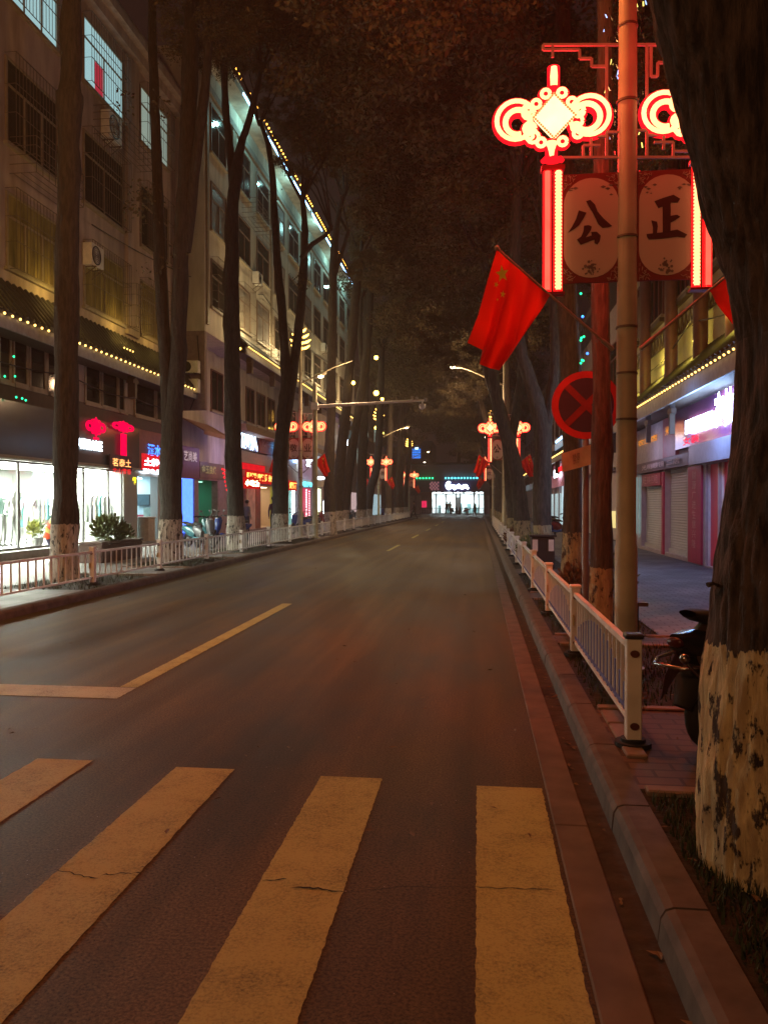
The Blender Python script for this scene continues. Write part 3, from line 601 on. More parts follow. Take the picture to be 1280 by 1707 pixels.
def make_banner(glyph, text=None):
    """board 0.50 x 0.97 m, centre-top at the origin, facing -y"""
    t = thing('street_banner', 'x', 'banner', (0, 0, 0), 'banners on the lamp posts')
    W, H = .245, .945
    b = MB(); b.box(-W, 0, -H, W, .025, 0); b.build('board', m_bred, t)
    b = MB(); P = []; rr = W - .012; cy = (-.04 - rr * .95, -H + .04 + rr * .95)
    for k in range(15): a = PI * k / 14; P.append((math.cos(a) * rr, -.003, cy[0] + math.sin(a) * rr * .95))
    for k in range(15): a = PI + PI * k / 14; P.append((math.cos(a) * rr, -.003, cy[1] + math.sin(a) * rr * .95))
    b.prism(P, (0, .002, 0))
    fs = b.build('oval_panel', m_creme, t)
    b = MB()
    if glyph:
        ox = 258 if glyph is G1 else 825
        for poly in glyph: b.prism([((x - ox) * K / 4.571 * 1.0, -.007, -(y - 52) * K / 4.571) for x, y in poly], (0, .003, 0))
    else: put_text(b, text, (-.17, 0, -.60), (1, 0, 0), (0, 0, 1), .34, .34, (0, -1, 0), .007, .012)
    b.build('character', m_ink, t)
    b = MB()   # flower motif and corner lattice
    for k in range(26):
        a = rnd.uniform(0, 6.3); r = rnd.uniform(0, .08); x = math.cos(a) * r; z = -.82 + math.sin(a) * r * .8; s = rnd.uniform(.006, .016)
        b.prism([(x + s * math.cos(q * 1.257), -.0065, z + s * math.sin(q * 1.257)) for q in range(5)], (0, .002, 0))
    for sx in (-1, 1):
        for k in range(5):
            x = sx * rnd.uniform(.1, .2); z = rnd.uniform(-.2, -.1); s = rnd.uniform(.004, .012); b.prism([(x + s * 2 * math.cos(q * 1.57), -.0065, z + s * math.sin(q * 1.57)) for q in range(4)], (0, .002, 0))
    b.build('flower_print', m_flor, t)
    b = MB()
    for sx in (-1, 1):
        for top in (0, 1):
            for k in range(34):
                u = rnd.uniform(.0, .11); v = rnd.uniform(0, .13)
                if u * 1.1 + v > .135: continue
                x = sx * (W - .012 - u); z = (-.015 - v) if top else (-H + .015 + v); a = rnd.uniform(0, 3); l = .014
                b.bar((x - math.cos(a) * l, -.004, z - math.sin(a) * l), (x + math.cos(a) * l, -.004, z + math.sin(a) * l), .004, .004)
    b.build('corner_lattice', mat('lattice_print', (.5, .36, .28), .7), t)
    return t
m_flag = mat('flag_red', (.75, .015, .01), .75, scale=3, var=.25)
def flag_tr():
    nt = m_flag.node_tree; N, L = nt.nodes, nt.links; b = N['Principled BSDF']; o = N['Material Output']
    tr = N.new('ShaderNodeBsdfTranslucent'); tr.inputs[0].default_value = (.75, .03, .01, 1); mx = N.new('ShaderNodeMixShader'); mx.inputs[0].default_value = .45
    L.new(b.outputs[0], mx.inputs[1]); L.new(tr.outputs[0], mx.inputs[2]); L.new(mx.outputs[0], o.inputs[0])
flag_tr()
m_star = mat('star_yellow', (.95, .75, .04), .7, var=.1)
def make_flag():
    """flag on a slanting stick left of the post; origin at the post foot"""
    t = thing('flag', 'red flag with yellow stars hanging from a slanted stick on the near lamp post', 'flag', (PX, PY, .12), 'red flags on the lamp posts')
    A = atY(828, 413, PY - .25); B = atY(917, 492, PY - .08); Cc = atY(1022, 583, PY)
    s = MB(); s.tube([Cc, B, A], [.013, .011, .009], 8); s.ball(A, .022, 8, 6); s.build('stick', mat('flag_stick', (.35, .25, .2), .4), t)
    s = MB(); s.tube([Cc + (B - Cc) * .0, Cc + (B - Cc) * .18], .02, 8); s.build('socket', mat('socket', (.4, .35, .3), .5, .6), t)
    cols = [[(828, 415), (812, 470), (797, 525), (779, 571)], [(840, 427), (826, 490), (816, 545), (804, 583)], [(851, 437), (839, 500), (822, 560), (799, 607)], [(866, 449), (852, 510), (840, 570), (818, 614)], [(884, 463), (872, 512), (858, 570), (832, 617)], [(902, 478), (890, 515), (868, 565), (845, 600)], [(917, 491), (905, 512), (882, 545), (860, 577)]]
    dep = [-.02, .05, -.05, .06, -.04, .03, 0]
    def pt(u, v, off=0):
        fu = u * (len(cols) - 1); i = min(int(fu), len(cols) - 2); s_ = fu - i; s_ = s_ * s_ * (3 - 2 * s_)
        def cv(c, v):
            fv = v * 3; j = min(int(fv), 2); q = fv - j; return (c[j][0] * (1 - q) + c[j + 1][0] * q, c[j][1] * (1 - q) + c[j + 1][1] * q)
        a = cv(cols[i], v); b_ = cv(cols[i + 1], v); px = a[0] * (1 - (fu - i)) + b_[0] * (fu - i); py = a[1] * (1 - (fu - i)) + b_[1] * (fu - i)
        d = (dep[i] * (1 - s_) + dep[i + 1] * s_) * (.3 + 1.3 * v)
        return atY(px, py, PY - .25 + .17 * u + d + .015 * math.sin(v * 9 + u * 4) - off)
    c = MB(); nu, nv = 48, 24; vs = [pt(i / nu, j / nv) for j in range(nv + 1) for i in range(nu + 1)]
    c.add(vs, [(j * (nu + 1) + i, j * (nu + 1) + i + 1, (j + 1) * (nu + 1) + i + 1, (j + 1) * (nu + 1) + i) for j in range(nv) for i in range(nu)], True)
    cl = c.build('cloth', m_flag, t)
    st = MB()
    def star(px, py, r, rot, sx=.75):
        P = [atY(px + (r if k % 2 == 0 else r * .42) * math.cos(rot + PI * k / 5) * sx, py - (r if k % 2 == 0 else r * .42) * math.sin(rot + PI * k / 5), PY - .36) for k in range(10)]
        st.prism(P, (0, .004, 0))
    star(837, 456, 15, 1.7); star(827, 474, 5.5, 1.2); star(838, 490, 6.5, 1.4); star(829, 499, 2.5, 1.0)
    st.build('star', m_star, cl); return t
FL = make_flag()
BA, BB = make_banner(G1), make_banner(G2)
def bars(segs, mb, w=.02, y=0.0):
    for (a, b_) in segs:
        p = uv(*a); q = uv(*b_); mb.bar((p[0], y, p[1]), (q[0], y, q[1]), w, .02)
def make_post(label, loc, armlamp=1.0, far=False, arm_dir=-1):
    """local coords: origin at the pole foot, arm towards local arm_dir x"""
    t = thing('lamp_post', label, 'lamp post', (0, 0, 0), 'lamp posts with red knot lights')
    H = 8.6
    p = MB(); p.tube([(0, 0, 0), (0, 0, 1.1), (0, 0, 1.12), (0, 0, 3), (0, 0, 5.5), (0, 0, H)], [.098, .096, .088, .086, .078, .06], 20); p.tube([(0, 0, 0), (0, 0, .05)], .16, 16)
    p.build('pole', m_pole, t)
    for z in (2.2, 2.6, 3.0, 3.78, 4.95, 5.6): p = MB(); p.tube([(0, 0, z), (0, 0, z + .018)], .094 if z < 5 else .086, 16); p.build('band', m_cage, t)
    b = MB()
    bars([((905, 97), (1183, 97)), ((905, 97), (905, 105)), ((905, 105), (966, 105)), ((966, 105), (966, 120)), ((966, 120), (986, 120)), ((986, 120), (986, 133)), ((986, 133), (1011, 133)), ((1011, 100), (1011, 285)), ((1078, 97), (1078, 285)), ((1085, 100), (1085, 150)), ((1085, 150), (1096, 150)), ((1096, 127), (1096, 150)), ((1096, 127), (1112, 127)), ((1112, 100), (1112, 127)), ((1112, 100), (1180, 100)),
          ((985, 250), (985, 285)), ((985, 250), (1011, 250)), ((972, 265), (972, 285)), ((972, 265), (1000, 265)), ((1078, 248), (1106, 248)), ((1106, 248), (1106, 272)), ((1090, 260), (1122, 260)), ((1122, 260), (1122, 285)), ((1122, 275), (1170, 275)), ((1040, 240), (1078, 240)), ((1011, 243), (1030, 243)),
          ((921, 97), (921, 118)), ((1176, 97), (1176, 118)), ((934, 285), (1164, 285))], b, .022)
    b.build('fret_bracket', mat('bracket_paint', (.5, .43, .36), .5), t); b = MB()
    bars([((934, 487), (1164, 487)), ((934, 468), (1164, 468))], b, .018)
    for k0 in (940, 984, 1064, 1112):
        bars([((k0, 470), (k0, 482)), ((k0, 470), (k0 + 26, 470)), ((k0 + 26, 470), (k0 + 26, 480)), ((k0 + 26, 480), (k0 + 8, 480)), ((k0 + 8, 480), (k0 + 8, 474)), ((k0 + 34, 466), (k0 + 34, 487))], b, .018)
    b.build('fret_bracket', mat('bracket_paint', (.5, .43, .36), .5), t)
    # lamp arm
    az = 6.75 if far else 7.2; L = 2.3 if far else 1.9
    a = MB(); pts = [Vector((0, 0, az)), Vector((arm_dir * L * .3, 0, az + .3)), Vector((arm_dir * L * .65, 0, az + .68)), Vector((arm_dir * L, 0, az + .95))]
    a.tube(pts, [.04, .035, .03, .028], 8); a.bar((0, 0, az + .6), pts[1], .02); a.build('arm', m_pole, t)
    e = pts[0].lerp(pts[3], armlamp); d = Vector((arm_dir, 0, .4)).normalized()
    h = MB(); h.tube([e - d * .25, e - d * .1, e + d * .3, e + d * .38], [.04, .1, .1, .03], 12); hd = h.build('lamp_head', m_pole, t)
    h = MB(); h.ball(e + Vector((0, 0, -.07)) + d * .08, .1, 10, 6, (1.6, 1, .7)); h.build('lamp_glass', glow('street_lamp', (1, .72, .4), 30), hd)
    if True:  # golden leaf lamp on the top
        o = MB()
        for i, z in enumerate((8.25, 8.5, 8.75, 9.0)):
            r = [.42, .46, .38, .26][i]
            for s in (-1, 1):
                P = [Vector((s * r * (.25 + .75 * k / 6), 0, z + .14 * (k / 6) ** 2 + (.02 if s > 0 else .05))) for k in range(7)]
                o.tube(P, [.03, .05, .055, .055, .05, .035, .015], 6)
                P = [Vector((0, s * q.x * s, q.z)) for q in P] if s > 0 else [Vector((0, q.x, q.z)) for q in P]
                o.tube(P, [.03, .05, .055, .055, .05, .035, .015], 6)
        o.build('golden_crown_lamp', glow('crown_lamp', (1, .5, .08), 9), t)
    t.location = loc
    return t
posts = [((PX, PY, .12), 1, 'near'), ((1.15, 36, .12), 1, 'second right hand'), ((1.2, 66, .12), 1, 'third right hand'), ((-7.75, 34.4, .12), -1, 'first left hand'), ((-8.05, 64.5, .12), -1, 'second left hand'), ((-8.2, 95, .12), -1, 'farthest left hand')]
chars = [(None, None), (None, None), ('欢', '庆'), ('敬', '业'), ('友', '善'), ('和', '谐')]
kz = uv(921, 200)[1]; kx = uv(921, 200)[0]; tz = uv(919, 285)[1]
EX = .5 * (uv(940, 300)[0] + uv(1030, 300)[0]); EX2 = .5 * (uv(1062, 300)[0] + uv(1160, 300)[0]); bz = uv(985, 290)[1]
fk = [('tall pale lamp post with the two big banners in front of the red sign', 0, 1), ('grey lamp post on the right beyond the leaning tree', 1, .95), ('farthest lamp post on the right kerb', 1, .2), ('slim lamp post on the left beside the V shaped tree', 1, .35), ('grey lamp post on the left beside the curved tree', 1, .95), ('farthest lamp post on the left near the crossing', 1, .95)]
P0 = make_post(fk[0][0], (0, 0, 0), 1.0, False, -1)
for i, (loc, side, nm) in enumerate(posts):
    if i == 0: P0.location = loc
    else: make_post(fk[i][0], loc, fk[i][2], True, -side)
    ba, bb = BA, BB
    if chars[i][0]: ba, bb = make_banner(None, chars[i][0]), make_banner(None, chars[i][1])
    L0 = Vector(loc); off = kz - 0
    for j, (x, lab) in enumerate(((kx, 'left'), (-kx - .02, 'right'))):
        ll = L0 + Vector((x, -.02, 0)); s_ = {'near': 'the near lamp post'}.get(nm, 'the %s lamp post' % nm)
        src = KN if (i, j) == (0, 0) else (KF if (i, j) == (1, 0) else copy_tree(KN if i == 0 else KF))
        src.location = (ll.x, ll.y, kz); src['label'] = 'glowing red knot light on the %s side of %s' % (lab, s_)
        src = TS if (i, j) == (0, 0) else copy_tree(TS)
        src.location = (ll.x, ll.y, tz); src['label'] = 'pair of glowing vertical tubes under the %s knot of %s' % (lab, s_)
        if j: src.rotation_euler = (0, 0, 0); src.scale = (-1, 1, 1)
        src0 = (ba, bb)[j]; src = src0 if (i == 0 or chars[i][0]) else copy_tree(src0)
        src.location = (L0.x + (EX, EX2)[j], L0.y - .02, bz)
        ch = (chars[i][j] or ('公', '正')[j]); src['label'] = 'cream banner with the character %s on %s' % (ch, s_)
        fl = FL if (i, j) == (0, 0) else copy_tree(FL)
        fl.location = loc
        if j: fl.scale = (-1, 1, 1)
        fl['label'] = 'red flag on the %s side of %s' % (lab, s_)
        if (i, j) == (0, 1): fl.location = (PX + .0, PY + .0, .12)
    if i in (0,): pass
# ---------------------------------------------------------------- round no-stopping sign
def traffic_sign():
    Y = 10.55; c = atY(977, 675, Y); x, z = c.x, c.z; t = thing('traffic_sign', 'round red no stopping sign on a slim pole, half hidden by the slim tree', 'road sign', (x, Y, .12))
    b = MB(); b.tube([(x, Y + .05, .12), (x, Y + .05, z + .3)], .045, 12); b.build('pole', mat('sign_pole', (.22, .17, .16), .4, .5), t)
    R = .44
    b = MB(); b.disc((x, Y, z), R, 'y', .012, 48, R * .80); b.build('red_ring', mat('sign_red_paint', (.36, .006, .008), .5, var=.3), t)
    b = MB(); b.disc((x, Y + .002, z), R * .8, 'y', .008, 48); b.build('face', mat('sign_blue_paint', (.028, .012, .035), .5), t)
    b = MB()
    for a in (.785, -.785):
        d = Vector((math.cos(a), 0, math.sin(a))) * R * .8; c0 = Vector((x, Y - .002 - (.003 if a < 0 else 0), z)); b.bar(c0 - d, c0 + d, .002, .085)
    b.build('cross', mat('sign_red_faded', (.17, .006, .008), .5, var=.4), t)
    b = MB(); Z = atY(968, 761, Y).z; x2 = atY(968, 761, Y).x
    p = [atY(936, 756, Y - .35), atY(1000, 736, Y + .1), atY(1000, 770, Y + .1), atY(937, 787, Y - .35)]; b.prism(p, (.012, .02, 0))
    pl = b.build('plate', mat('plate_yellow', (.5, .55, .34), .6, var=.3, scale=6), t)
    b = MB(); a0, a1 = p[3] + Vector((0, -.006, 0)), p[0] + Vector((0, -.006, 0)); r = p[1] - p[0]
    put_text(b, '禁停', a0 + r * .28 + (a1 - a0) * .22, r.normalized(), (a1 - a0).normalized(), .13, .13, (-.4, -1, 0), .012); b.build('lettering', m_flor, pl)
traffic_sign()
# ---------------------------------------------------------------- camera gantry on the left
def gantry():
    Y = 33.6; c = atY(525, 895, Y); x = c.x; t = thing('camera_gantry', 'pale mast with a long arm over the road carrying a dome camera', 'camera mast', (x, Y, .12))
    top = atY(524, 640, Y).z
    b = MB(); b.tube([(x, Y, .12), (x, Y, .16)], .22, 12); b.tube([(x, Y, .12), (x, Y, 2), (x, Y, top)], [.13, .12, .1], 14); b.build('mast', m_pole, t)
    p, q = atY(530, 677, Y), atY(709, 667, Y); b = MB(); b.tube([p, p.lerp(q, .5), q], [.075, .06, .045], 10); b.box(x - .14, Y - .14, p.z - .15, x + .14, Y + .14, p.z + .15); b.build('arm', mat('arm_lit', (.85, .8, .75), .5), t)  # arm paler than the mast, street light put into its colour
    d = atY(704, 678, Y); b = MB(); b.tube([atY(704, 669, Y), atY(704, 674, Y)], .03, 8); b.ball(d, .13, 12, 8, (1, 1, .9)); b.tube([d + Vector((0, 0, .02)), d + Vector((0, 0, .12))], [.14, .12], 12); b.build('dome_camera', m_white, t)
    b = MB(); b.box(d.x - .3, Y - .06, d.z + .3, d.x - .2, Y + .1, d.z + .42); b.box(d.x - .5, Y - .06, d.z + .3, d.x - .42, Y + .1, d.z + .44); b.box(q.x - .05, Y - .05, q.z - .05, q.x + .05, Y + .05, q.z + .1); b.build('bullet_camera', m_grey, t)
gantry()
# yellow flood lamps clamped in the trees
for i, (px, py, Y, r) in enumerate([(627, 596, 46, .12), (627, 655, 46, .15), (637, 665, 50, .10), (589, 638, 41.5, .10), (627, 713, 62, .14), (638, 722, 64, .1), (400, 581, 31, .05), (423, 470, 40.2, .07), (423, 369, 40.2, .07)]):
    c = atY(px, py, Y); t = thing('flood_lamp', ['yellow flood lamp highest in the left hand trees', 'large yellow flood lamp in the left trees just above the gantry arm', 'small yellow flood lamp right above the gantry arm', 'yellow flood lamp on the reddish leaning tree', 'yellow lamp low in the trees left of the golden crown lamp', 'small yellow lamp beside the second left lamp post', 'tiny yellow lamp at the corner under the pale building', 'yellow wall lamp above the blue window', 'yellow wall lamp by the caged balcony'][i], 'flood lamp', tuple(c), 'yellow flood lamps')
    b = MB(); b.ball(c, r, 12, 8); b.build('globe', glow('flood_globe', (1, .62, .08), 14), t)
    b = MB(); b.tube([c + Vector((0, .0, r * .8)), c + Vector((0, 0.05, r * 2.2))], r * .3, 8); b.build('socket', m_dark, t)

# ---------------------------------------------------------------- left buildings
def wall_part(mb, X0, X1, y0, y1, z0, z1): mb.box(X0, y0, z0, X1, y1, z1)
def window(t, X, y0, y1, z0, z1, s, glass, cage=True, div=2, transom=.68, frame=None, lit=None):
    """window set on the facade plane X; s=+1 faces +x"""
    frame = frame or m_frame
    f = MB(); w = .07
    a, b_ = (X, X + s * .05) if s > 0 else (X - .05, X)
    f.box(a, y0, z0, b_, y0 + w, z1); f.box(a, y1 - w, z0, b_, y1, z1); f.box(a, y0 + w, z0, b_, y1 - w, z0 + w); f.box(a, y0 + w, z1 - w, b_, y1 - w, z1)
    zt = z0 + (z1 - z0) * transom
    a2, b2 = (X, X + .04) if s > 0 else (X - .04, X)
    if transom < 1: f.box(a2, y0 + w, zt - .03, b2, y1 - w, zt + .03)
    for k in range(1, div): y = y0 + (y1 - y0) * k / div; f.box(a2, y - .03, z0 + w, b2, y + .03, (zt - .03) if transom < 1 else z1 - w)
    win = f.build('window', frame, t)
    g = MB(); g.box(min(X + s * .004, X + s * .014), y0 + .03, z0 + .03, max(X + s * .004, X + s * .014), y1 - .03, z1 - .03); g.build('pane', glass, win)
    g = MB(); a, b_ = sorted((X, X + s * .12)); g.box(a, y0 - .08, z0 - .09, b_, y1 + .08, z0 - .003); g.build('sill', m_frame, win)
    if cage:
        c = MB(); xo = X + s * .32; r = .012
        n = max(4, int((y1 - y0) / .16))
        for k in range(n + 1): y = y0 + (y1 - y0) * k / n; c.bar((xo, y, z0 - .05), (xo, y, z1 + .05), r)
        for z in (z0 - .05, z0 + (z1 - z0) * .33, z0 + (z1 - z0) * .66, z1 + .05):
            c.bar((xo + .001 * s, y0, z), (xo + .001 * s, y1, z), r * 1.5); c.bar((X, y0, z), (xo, y0, z), r); c.bar((X, y1, z), (xo, y1, z), r)
        c.build('window_guard', m_cage, win)
    return win
def ac_unit(label, X, y, z, s=1, w=.8, h=.56, cage=False, face='x'):
    t = thing('air_conditioner', label, 'air conditioner', (X, y, z), 'air conditioners on the facades')
    b = MB()
    if face == 'x':
        a, c = sorted((X + s * .02, X + s * .34)); b.bbox(a, y - w / 2, z, c, y + w / 2, z + h, .02); b.build('casing', m_white, t)
        b = MB(); fx = X + s * .342; b.disc((fx if s > 0 else fx - .01, y - .1, z + h / 2), h * .42, 'x', .01, 24, h * .36)
        for k in range(5): rr = h * .36 * (k + .5) / 5; b.disc((fx if s > 0 else fx - .01, y - .1, z + h / 2), rr, 'x', .008, 20, rr - .012)
        b.build('fan_grille', m_dark, t)
        for yy in (y - w * .3, y + w * .3): b = MB(); b.bar((X, yy, z - .02), (X + s * .4, yy, z - .02), .03); b.bar((X, yy, z - .3), (X + s * .38, yy, z - .03), .025); b.build('bracket', m_cage, t)
    else:
        b.bbox(X - w / 2, y - .34, z, X + w / 2, y - .02, z + h, .02); b.build('casing', m_white, t)
        b = MB(); b.disc((X - .1, y - .352, z + h / 2), h * .42, 'y', .01, 24, h * .36)
        for k in range(5): rr = h * .36 * (k + .5) / 5; b.disc((X - .1, y - .352, z + h / 2), rr, 'y', .008, 20, rr - .012)
        b.disc((X - .1, y - .345, z + h / 2), h * .37, 'y', .003, 24)
        b.build('fan_grille', m_dark, t)
        for xx in (X - w * .3, X + w * .3): b = MB(); b.bar((xx, y, z - .02), (xx, y - .4, z - .02), .03); b.build('bracket', m_cage, t)
    return t
def cage_shelf(t, X, y0, y1, z0, z1, s=1, out=.6, name='balcony_cage'):
    c = MB()
    for yy in np.linspace(y0, y1, 9): c.bar((X + s * out, yy, z0), (X + s * out, yy, z1), .014)
    for zz in np.linspace(z0, z1, 5): c.bar((X + s * out, y0, zz), (X + s * out, y1, zz), .016); c.bar((X, y0, zz), (X + s * out, y0, zz), .014); c.bar((X, y1, zz), (X + s * out, y1, zz), .014)
    for xx in np.linspace(.1, out, 4): c.bar((X + s * xx, y0, z0), (X + s * xx, y1, z0), .014)
    c.build(name, m_cage, t)
def eave(t, Xw, Xe, y0, y1, ze, zw, name='tiled_eave', step=.28, bulbs=True, bulb_step=.33, second=True, fascia=True, bp=None, br=.034):
    """tile skirt roof: edge (Xe, ze) rising to the wall (Xw, zw)"""
    s = 1 if Xe > Xw else -1; b = MB()
    b.prism([(Xw, y0, zw), (Xe, y0, ze), (Xe, y0, ze - .09), (Xw, y0, zw - .12)], (0, y1 - y0, 0))
    y = y0 + step / 2
    d = (Vector((Xw, 0, zw)) - Vector((Xe, 0, ze)))
    while y < y1:
        p = Vector((Xe, y, ze + .02)); b.tube([p, p + d], .055, 6)
        y += step
    b.build(name, m_tile, t)
    if fascia:
        f = MB(); xa, xb = sorted((Xe - s * .03, Xe - s * .09)); f.box(xa, y0, ze - .42, xb, y1, ze - .1); f.build('fascia_board', m_fascia, t)
        f = MB(); xa, xb = sorted((Xw + s * .002, Xe - s * .1)); f.box(xa, y0, ze - .36, xb, y1, ze - .3); f.build('soffit', m_wood, t)
        y = y0 + 1.2; bl = []
        while y < y1: bl.append(y); y += 4.1
        for y in (bp if bp is not None else bl):
            f = MB(); hw = .09 if bp is None else .06; xa, xb = sorted((Xe - s * .12, Xe - s * (.38 if bp is None else .24))); f.box(xa, y - hw, ze - 1.1, xb, y + hw, ze - .362); f.box(xa + .003, y - .2, ze - .62, xb - .003, y + .2, ze - .50)
            f.build('bracket_post', m_wood, t)
    if bulbs:
        L = MB(); y = y0 + .1
        while y < y1:
            L.ball((Xe + s * .035, y, ze - .09), br, 6, 4); y += bulb_step
        L.build('bulb_string', g_warm, t)
        if second:
            L = MB(); y = y0 + .3
            while y < y1:
                if rnd.random() < .35:
                    for q in range(rnd.randint(1, 4)): L.ball((Xe - s * .3, y + q * .22, ze + abs(d.z / d.x) * .3 + .12), .028, 6, 4)
                y += 1.1
            L.build('bulb_string', g_warm, t)
# --- near building
X1 = -12.2; YE = 31.2
B1 = thing('apartment_building', 'near left tan apartment building with tiled eave over lit shops', 'building', (X1, 18, .1))
b = MB(); b.box(-24, 4, 7.0, X1, YE, 17.6); b.box(-24, 4, 4.75, X1 - .1, YE, 7.0)
b.build('wall', m_wall1, B1)
b = MB(); b.box(-24, 3.9, 17.6, X1 + .55, YE + .1, 17.85); b.box(-24, 3.9, 17.25, X1 + .3, YE + .05, 17.6); b.box(-24, 4, 17.85, X1 + .1, YE, 18.6)
b.build('roof_cornice', m_wall1, B1)
b = MB(); b.box(X1 + .003, Yof(209, X1), 7.5, X1 + .14, Yof(228, X1), 17.2); b.box(X1 + .003, 22.7, 7.5, X1 + .12, 23.0, 17.2); b.build('pilaster', m_wall1, B1)
glass_yel = mat('glass_eave_lit', (.3, .23, .09), .12, spec=.7, var=.75, scale=1.6, stretch=(1, 2.5, .5), emit=.008, ecol=(1, .7, .15))  # yellow eave light on the panes put into colour and faint glow
glass_cyan = mat('glass_lit_cyan', (.4, .55, .55), .2, spec=.5, var=.4, scale=.8, emit=.55, ecol=(.55, .95, 1), detail=1)
glass_whitelit = mat('glass_lit_white', (.4, .5, .45), .2, spec=.5, var=.4, scale=1, emit=.28, ecol=(.75, 1, .85), detail=1)
cols1 = [(15.2, 18.0), (19.5, 22.1), (23.6, 26.4), (27.8, 30.4), (11.0, 13.8)]
for ci, (y0, y1) in enumerate(cols1):
    for fi, (z0, z1) in enumerate(((7.75, 9.75), (11.0, 13.25), (14.75, 16.8))):
        gl = m_dglass
        if fi == 2 and ci in (1, 2): gl = glass_cyan
        if fi == 2 and ci == 3: gl = glass_whitelit
        if fi == 0: gl = glass_yel
        window(B1, X1, y0, y1, z0, z1, 1, gl, cage=True, div=3 if ci == 1 else 2, frame=mat('frame_old', (.3, .24, .17), .6) if fi != 2 else m_frame)
for ci, (y0, y1) in enumerate(cols1[1:4]):   # curtains / door leaf seen in the lit rooms
    pass
b = MB(); q0 = Yof(160, X1); b.box(X1 + .016, q0, 14.85, X1 + .022, q0 + .55, 15.75); b.build('red_curtain', mat('curtain_red', (.5, .03, .08), .8, emit=.35, ecol=(1, .06, .12)), B1)
cage_shelf(B1, X1, 19.7, 22.2, 10.25, 11.2, 1, .75); cage_shelf(B1, X1, 24.3, 27.3, 13.4, 14.3, 1, .7); cage_shelf(B1, X1, 26.4, 27.75, 7.7, 9.2, 1, .5)
ac_unit('dark boxed air conditioner on the cage below the cyan window', X1, 25.2, 13.5, 1, .9, .9)
ac_unit('white air conditioner above the eave between amber windows', X1, Yof(148, X1), 9.0, 1, .8, .7)
eave(B1, X1 + .003, -11.3, 4, YE + .3, 6.25, 7.35)
# mezzanine windows under the eave, sign band, shops
mz = MB(); mz.box(X1 - .1, 4, 4.3, X1 - .02, YE, 4.75); mz.build('band_course', m_wood, B1)
for (pa, pb) in ((-60, -2), (3, 24), (27, 52), (54, 82), (83, 112), (146, 172), (174, 200), (201, 212), (228, 262), (264, 300)):
    window(B1, X1 - .1, Yof(pa, X1), Yof(pb, X1), 4.78, 6.0, 1, m_dglass, cage=False, div=1, transom=1.0)
b = MB(); b.box(X1 - .02, 4, 2.86, X1 + .1, Yof(228, X1), 4.28); b.build('sign_band', mat('grey_glossy_panel', (.13, .13, .135), .16, var=.15, scale=1), B1)
b = MB(); b.box(X1 - .02, 4, 2.78, X1 + .14, Yof(228, X1), 2.857); b.build('trim_strip', m_frame, B1)
b = MB(); b.box(X1 - .02, Yof(228, X1) + .003, 2.86, X1 + .06, YE, 4.28); b.build('sign_band', mat('panel_orange', (.3, .1, .06), .5), B1)
def text_x(label, t, X, pxa, pxb, pya, pyb, m, s=1, bold=.0, parent=None, name='shop_sign', board=None, boardm=None, vertical=False, ym=None):
    """sign lettering on a facade; px/py box in photo units, facade plane X"""
    ya, yb = Yof(pxa, X), Yof(pxb, X); mid = (pxa + pxb) / 2
    z1 = zX(mid, pya, X); z0 = zX(mid, pyb, X)
    T = thing(name, label, 'shop sign', (X, (ya + yb) / 2, z0))
    y_0, y_1 = min(ya, yb), max(ya, yb)
    if boardm is not None:
        p = board or .06; a, c = sorted((X - s * .05, X)); bb = MB(); bb.box(a, y_0 - p, z0 - p, c, y_1 + p, z1 + p); bb.build('board', boardm, T)
    tb = MB()
    if s > 0: put_text(tb, t, (X, y_0, z0), (0, 1, 0), (0, 0, 1), y_1 - y_0, z1 - z0, (1, 0, 0), .02, bold, vertical)
    else: put_text(tb, t, (X, y_1, z0), (0, -1, 0), (0, 0, 1), y_1 - y_0, z1 - z0, (-1, 0, 0), .02, bold, vertical)
    tb.build('lettering', m, T); return T
XS = X1 + .13
text_x('glowing white latin lettering on the grey fascia of the clothes shop', 'AITUBAOSE', XS, 129, 170, 733, 750, g_white, bold=.03)
# knot reflections in the glossy fascia, put in as glowing red shapes
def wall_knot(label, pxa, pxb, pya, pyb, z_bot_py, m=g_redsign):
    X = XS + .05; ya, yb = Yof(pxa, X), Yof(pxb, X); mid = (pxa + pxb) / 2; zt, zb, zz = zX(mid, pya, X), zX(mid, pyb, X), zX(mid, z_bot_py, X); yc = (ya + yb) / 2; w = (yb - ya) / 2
    t = thing('knot_reflection', label, 'knot light', (X, yc, zz), 'red knot reflections on the clothes shop'); zc = (zt + zb) / 2; h = (zt - zb) / 2
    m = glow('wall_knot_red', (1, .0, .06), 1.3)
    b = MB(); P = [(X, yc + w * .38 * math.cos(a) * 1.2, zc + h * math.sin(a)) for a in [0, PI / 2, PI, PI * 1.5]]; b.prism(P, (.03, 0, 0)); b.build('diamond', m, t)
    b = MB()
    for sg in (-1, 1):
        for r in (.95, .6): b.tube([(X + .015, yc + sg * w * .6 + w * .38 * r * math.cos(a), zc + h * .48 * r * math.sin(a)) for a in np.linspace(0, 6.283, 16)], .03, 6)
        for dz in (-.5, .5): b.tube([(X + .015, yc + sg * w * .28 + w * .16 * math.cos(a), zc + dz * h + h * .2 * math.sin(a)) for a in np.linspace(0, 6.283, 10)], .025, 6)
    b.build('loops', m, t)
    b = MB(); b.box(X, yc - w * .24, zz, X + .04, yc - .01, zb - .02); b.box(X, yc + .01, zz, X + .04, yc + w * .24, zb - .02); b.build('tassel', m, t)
wall_knot('glowing shape of a reflected red knot with long tassel at the right end of the grey fascia', 187, 223, 701, 722, 762)
wall_knot('glowing shape of a reflected red knot above the white lettering of the clothes shop', 143, 176, 695, 728, 733)
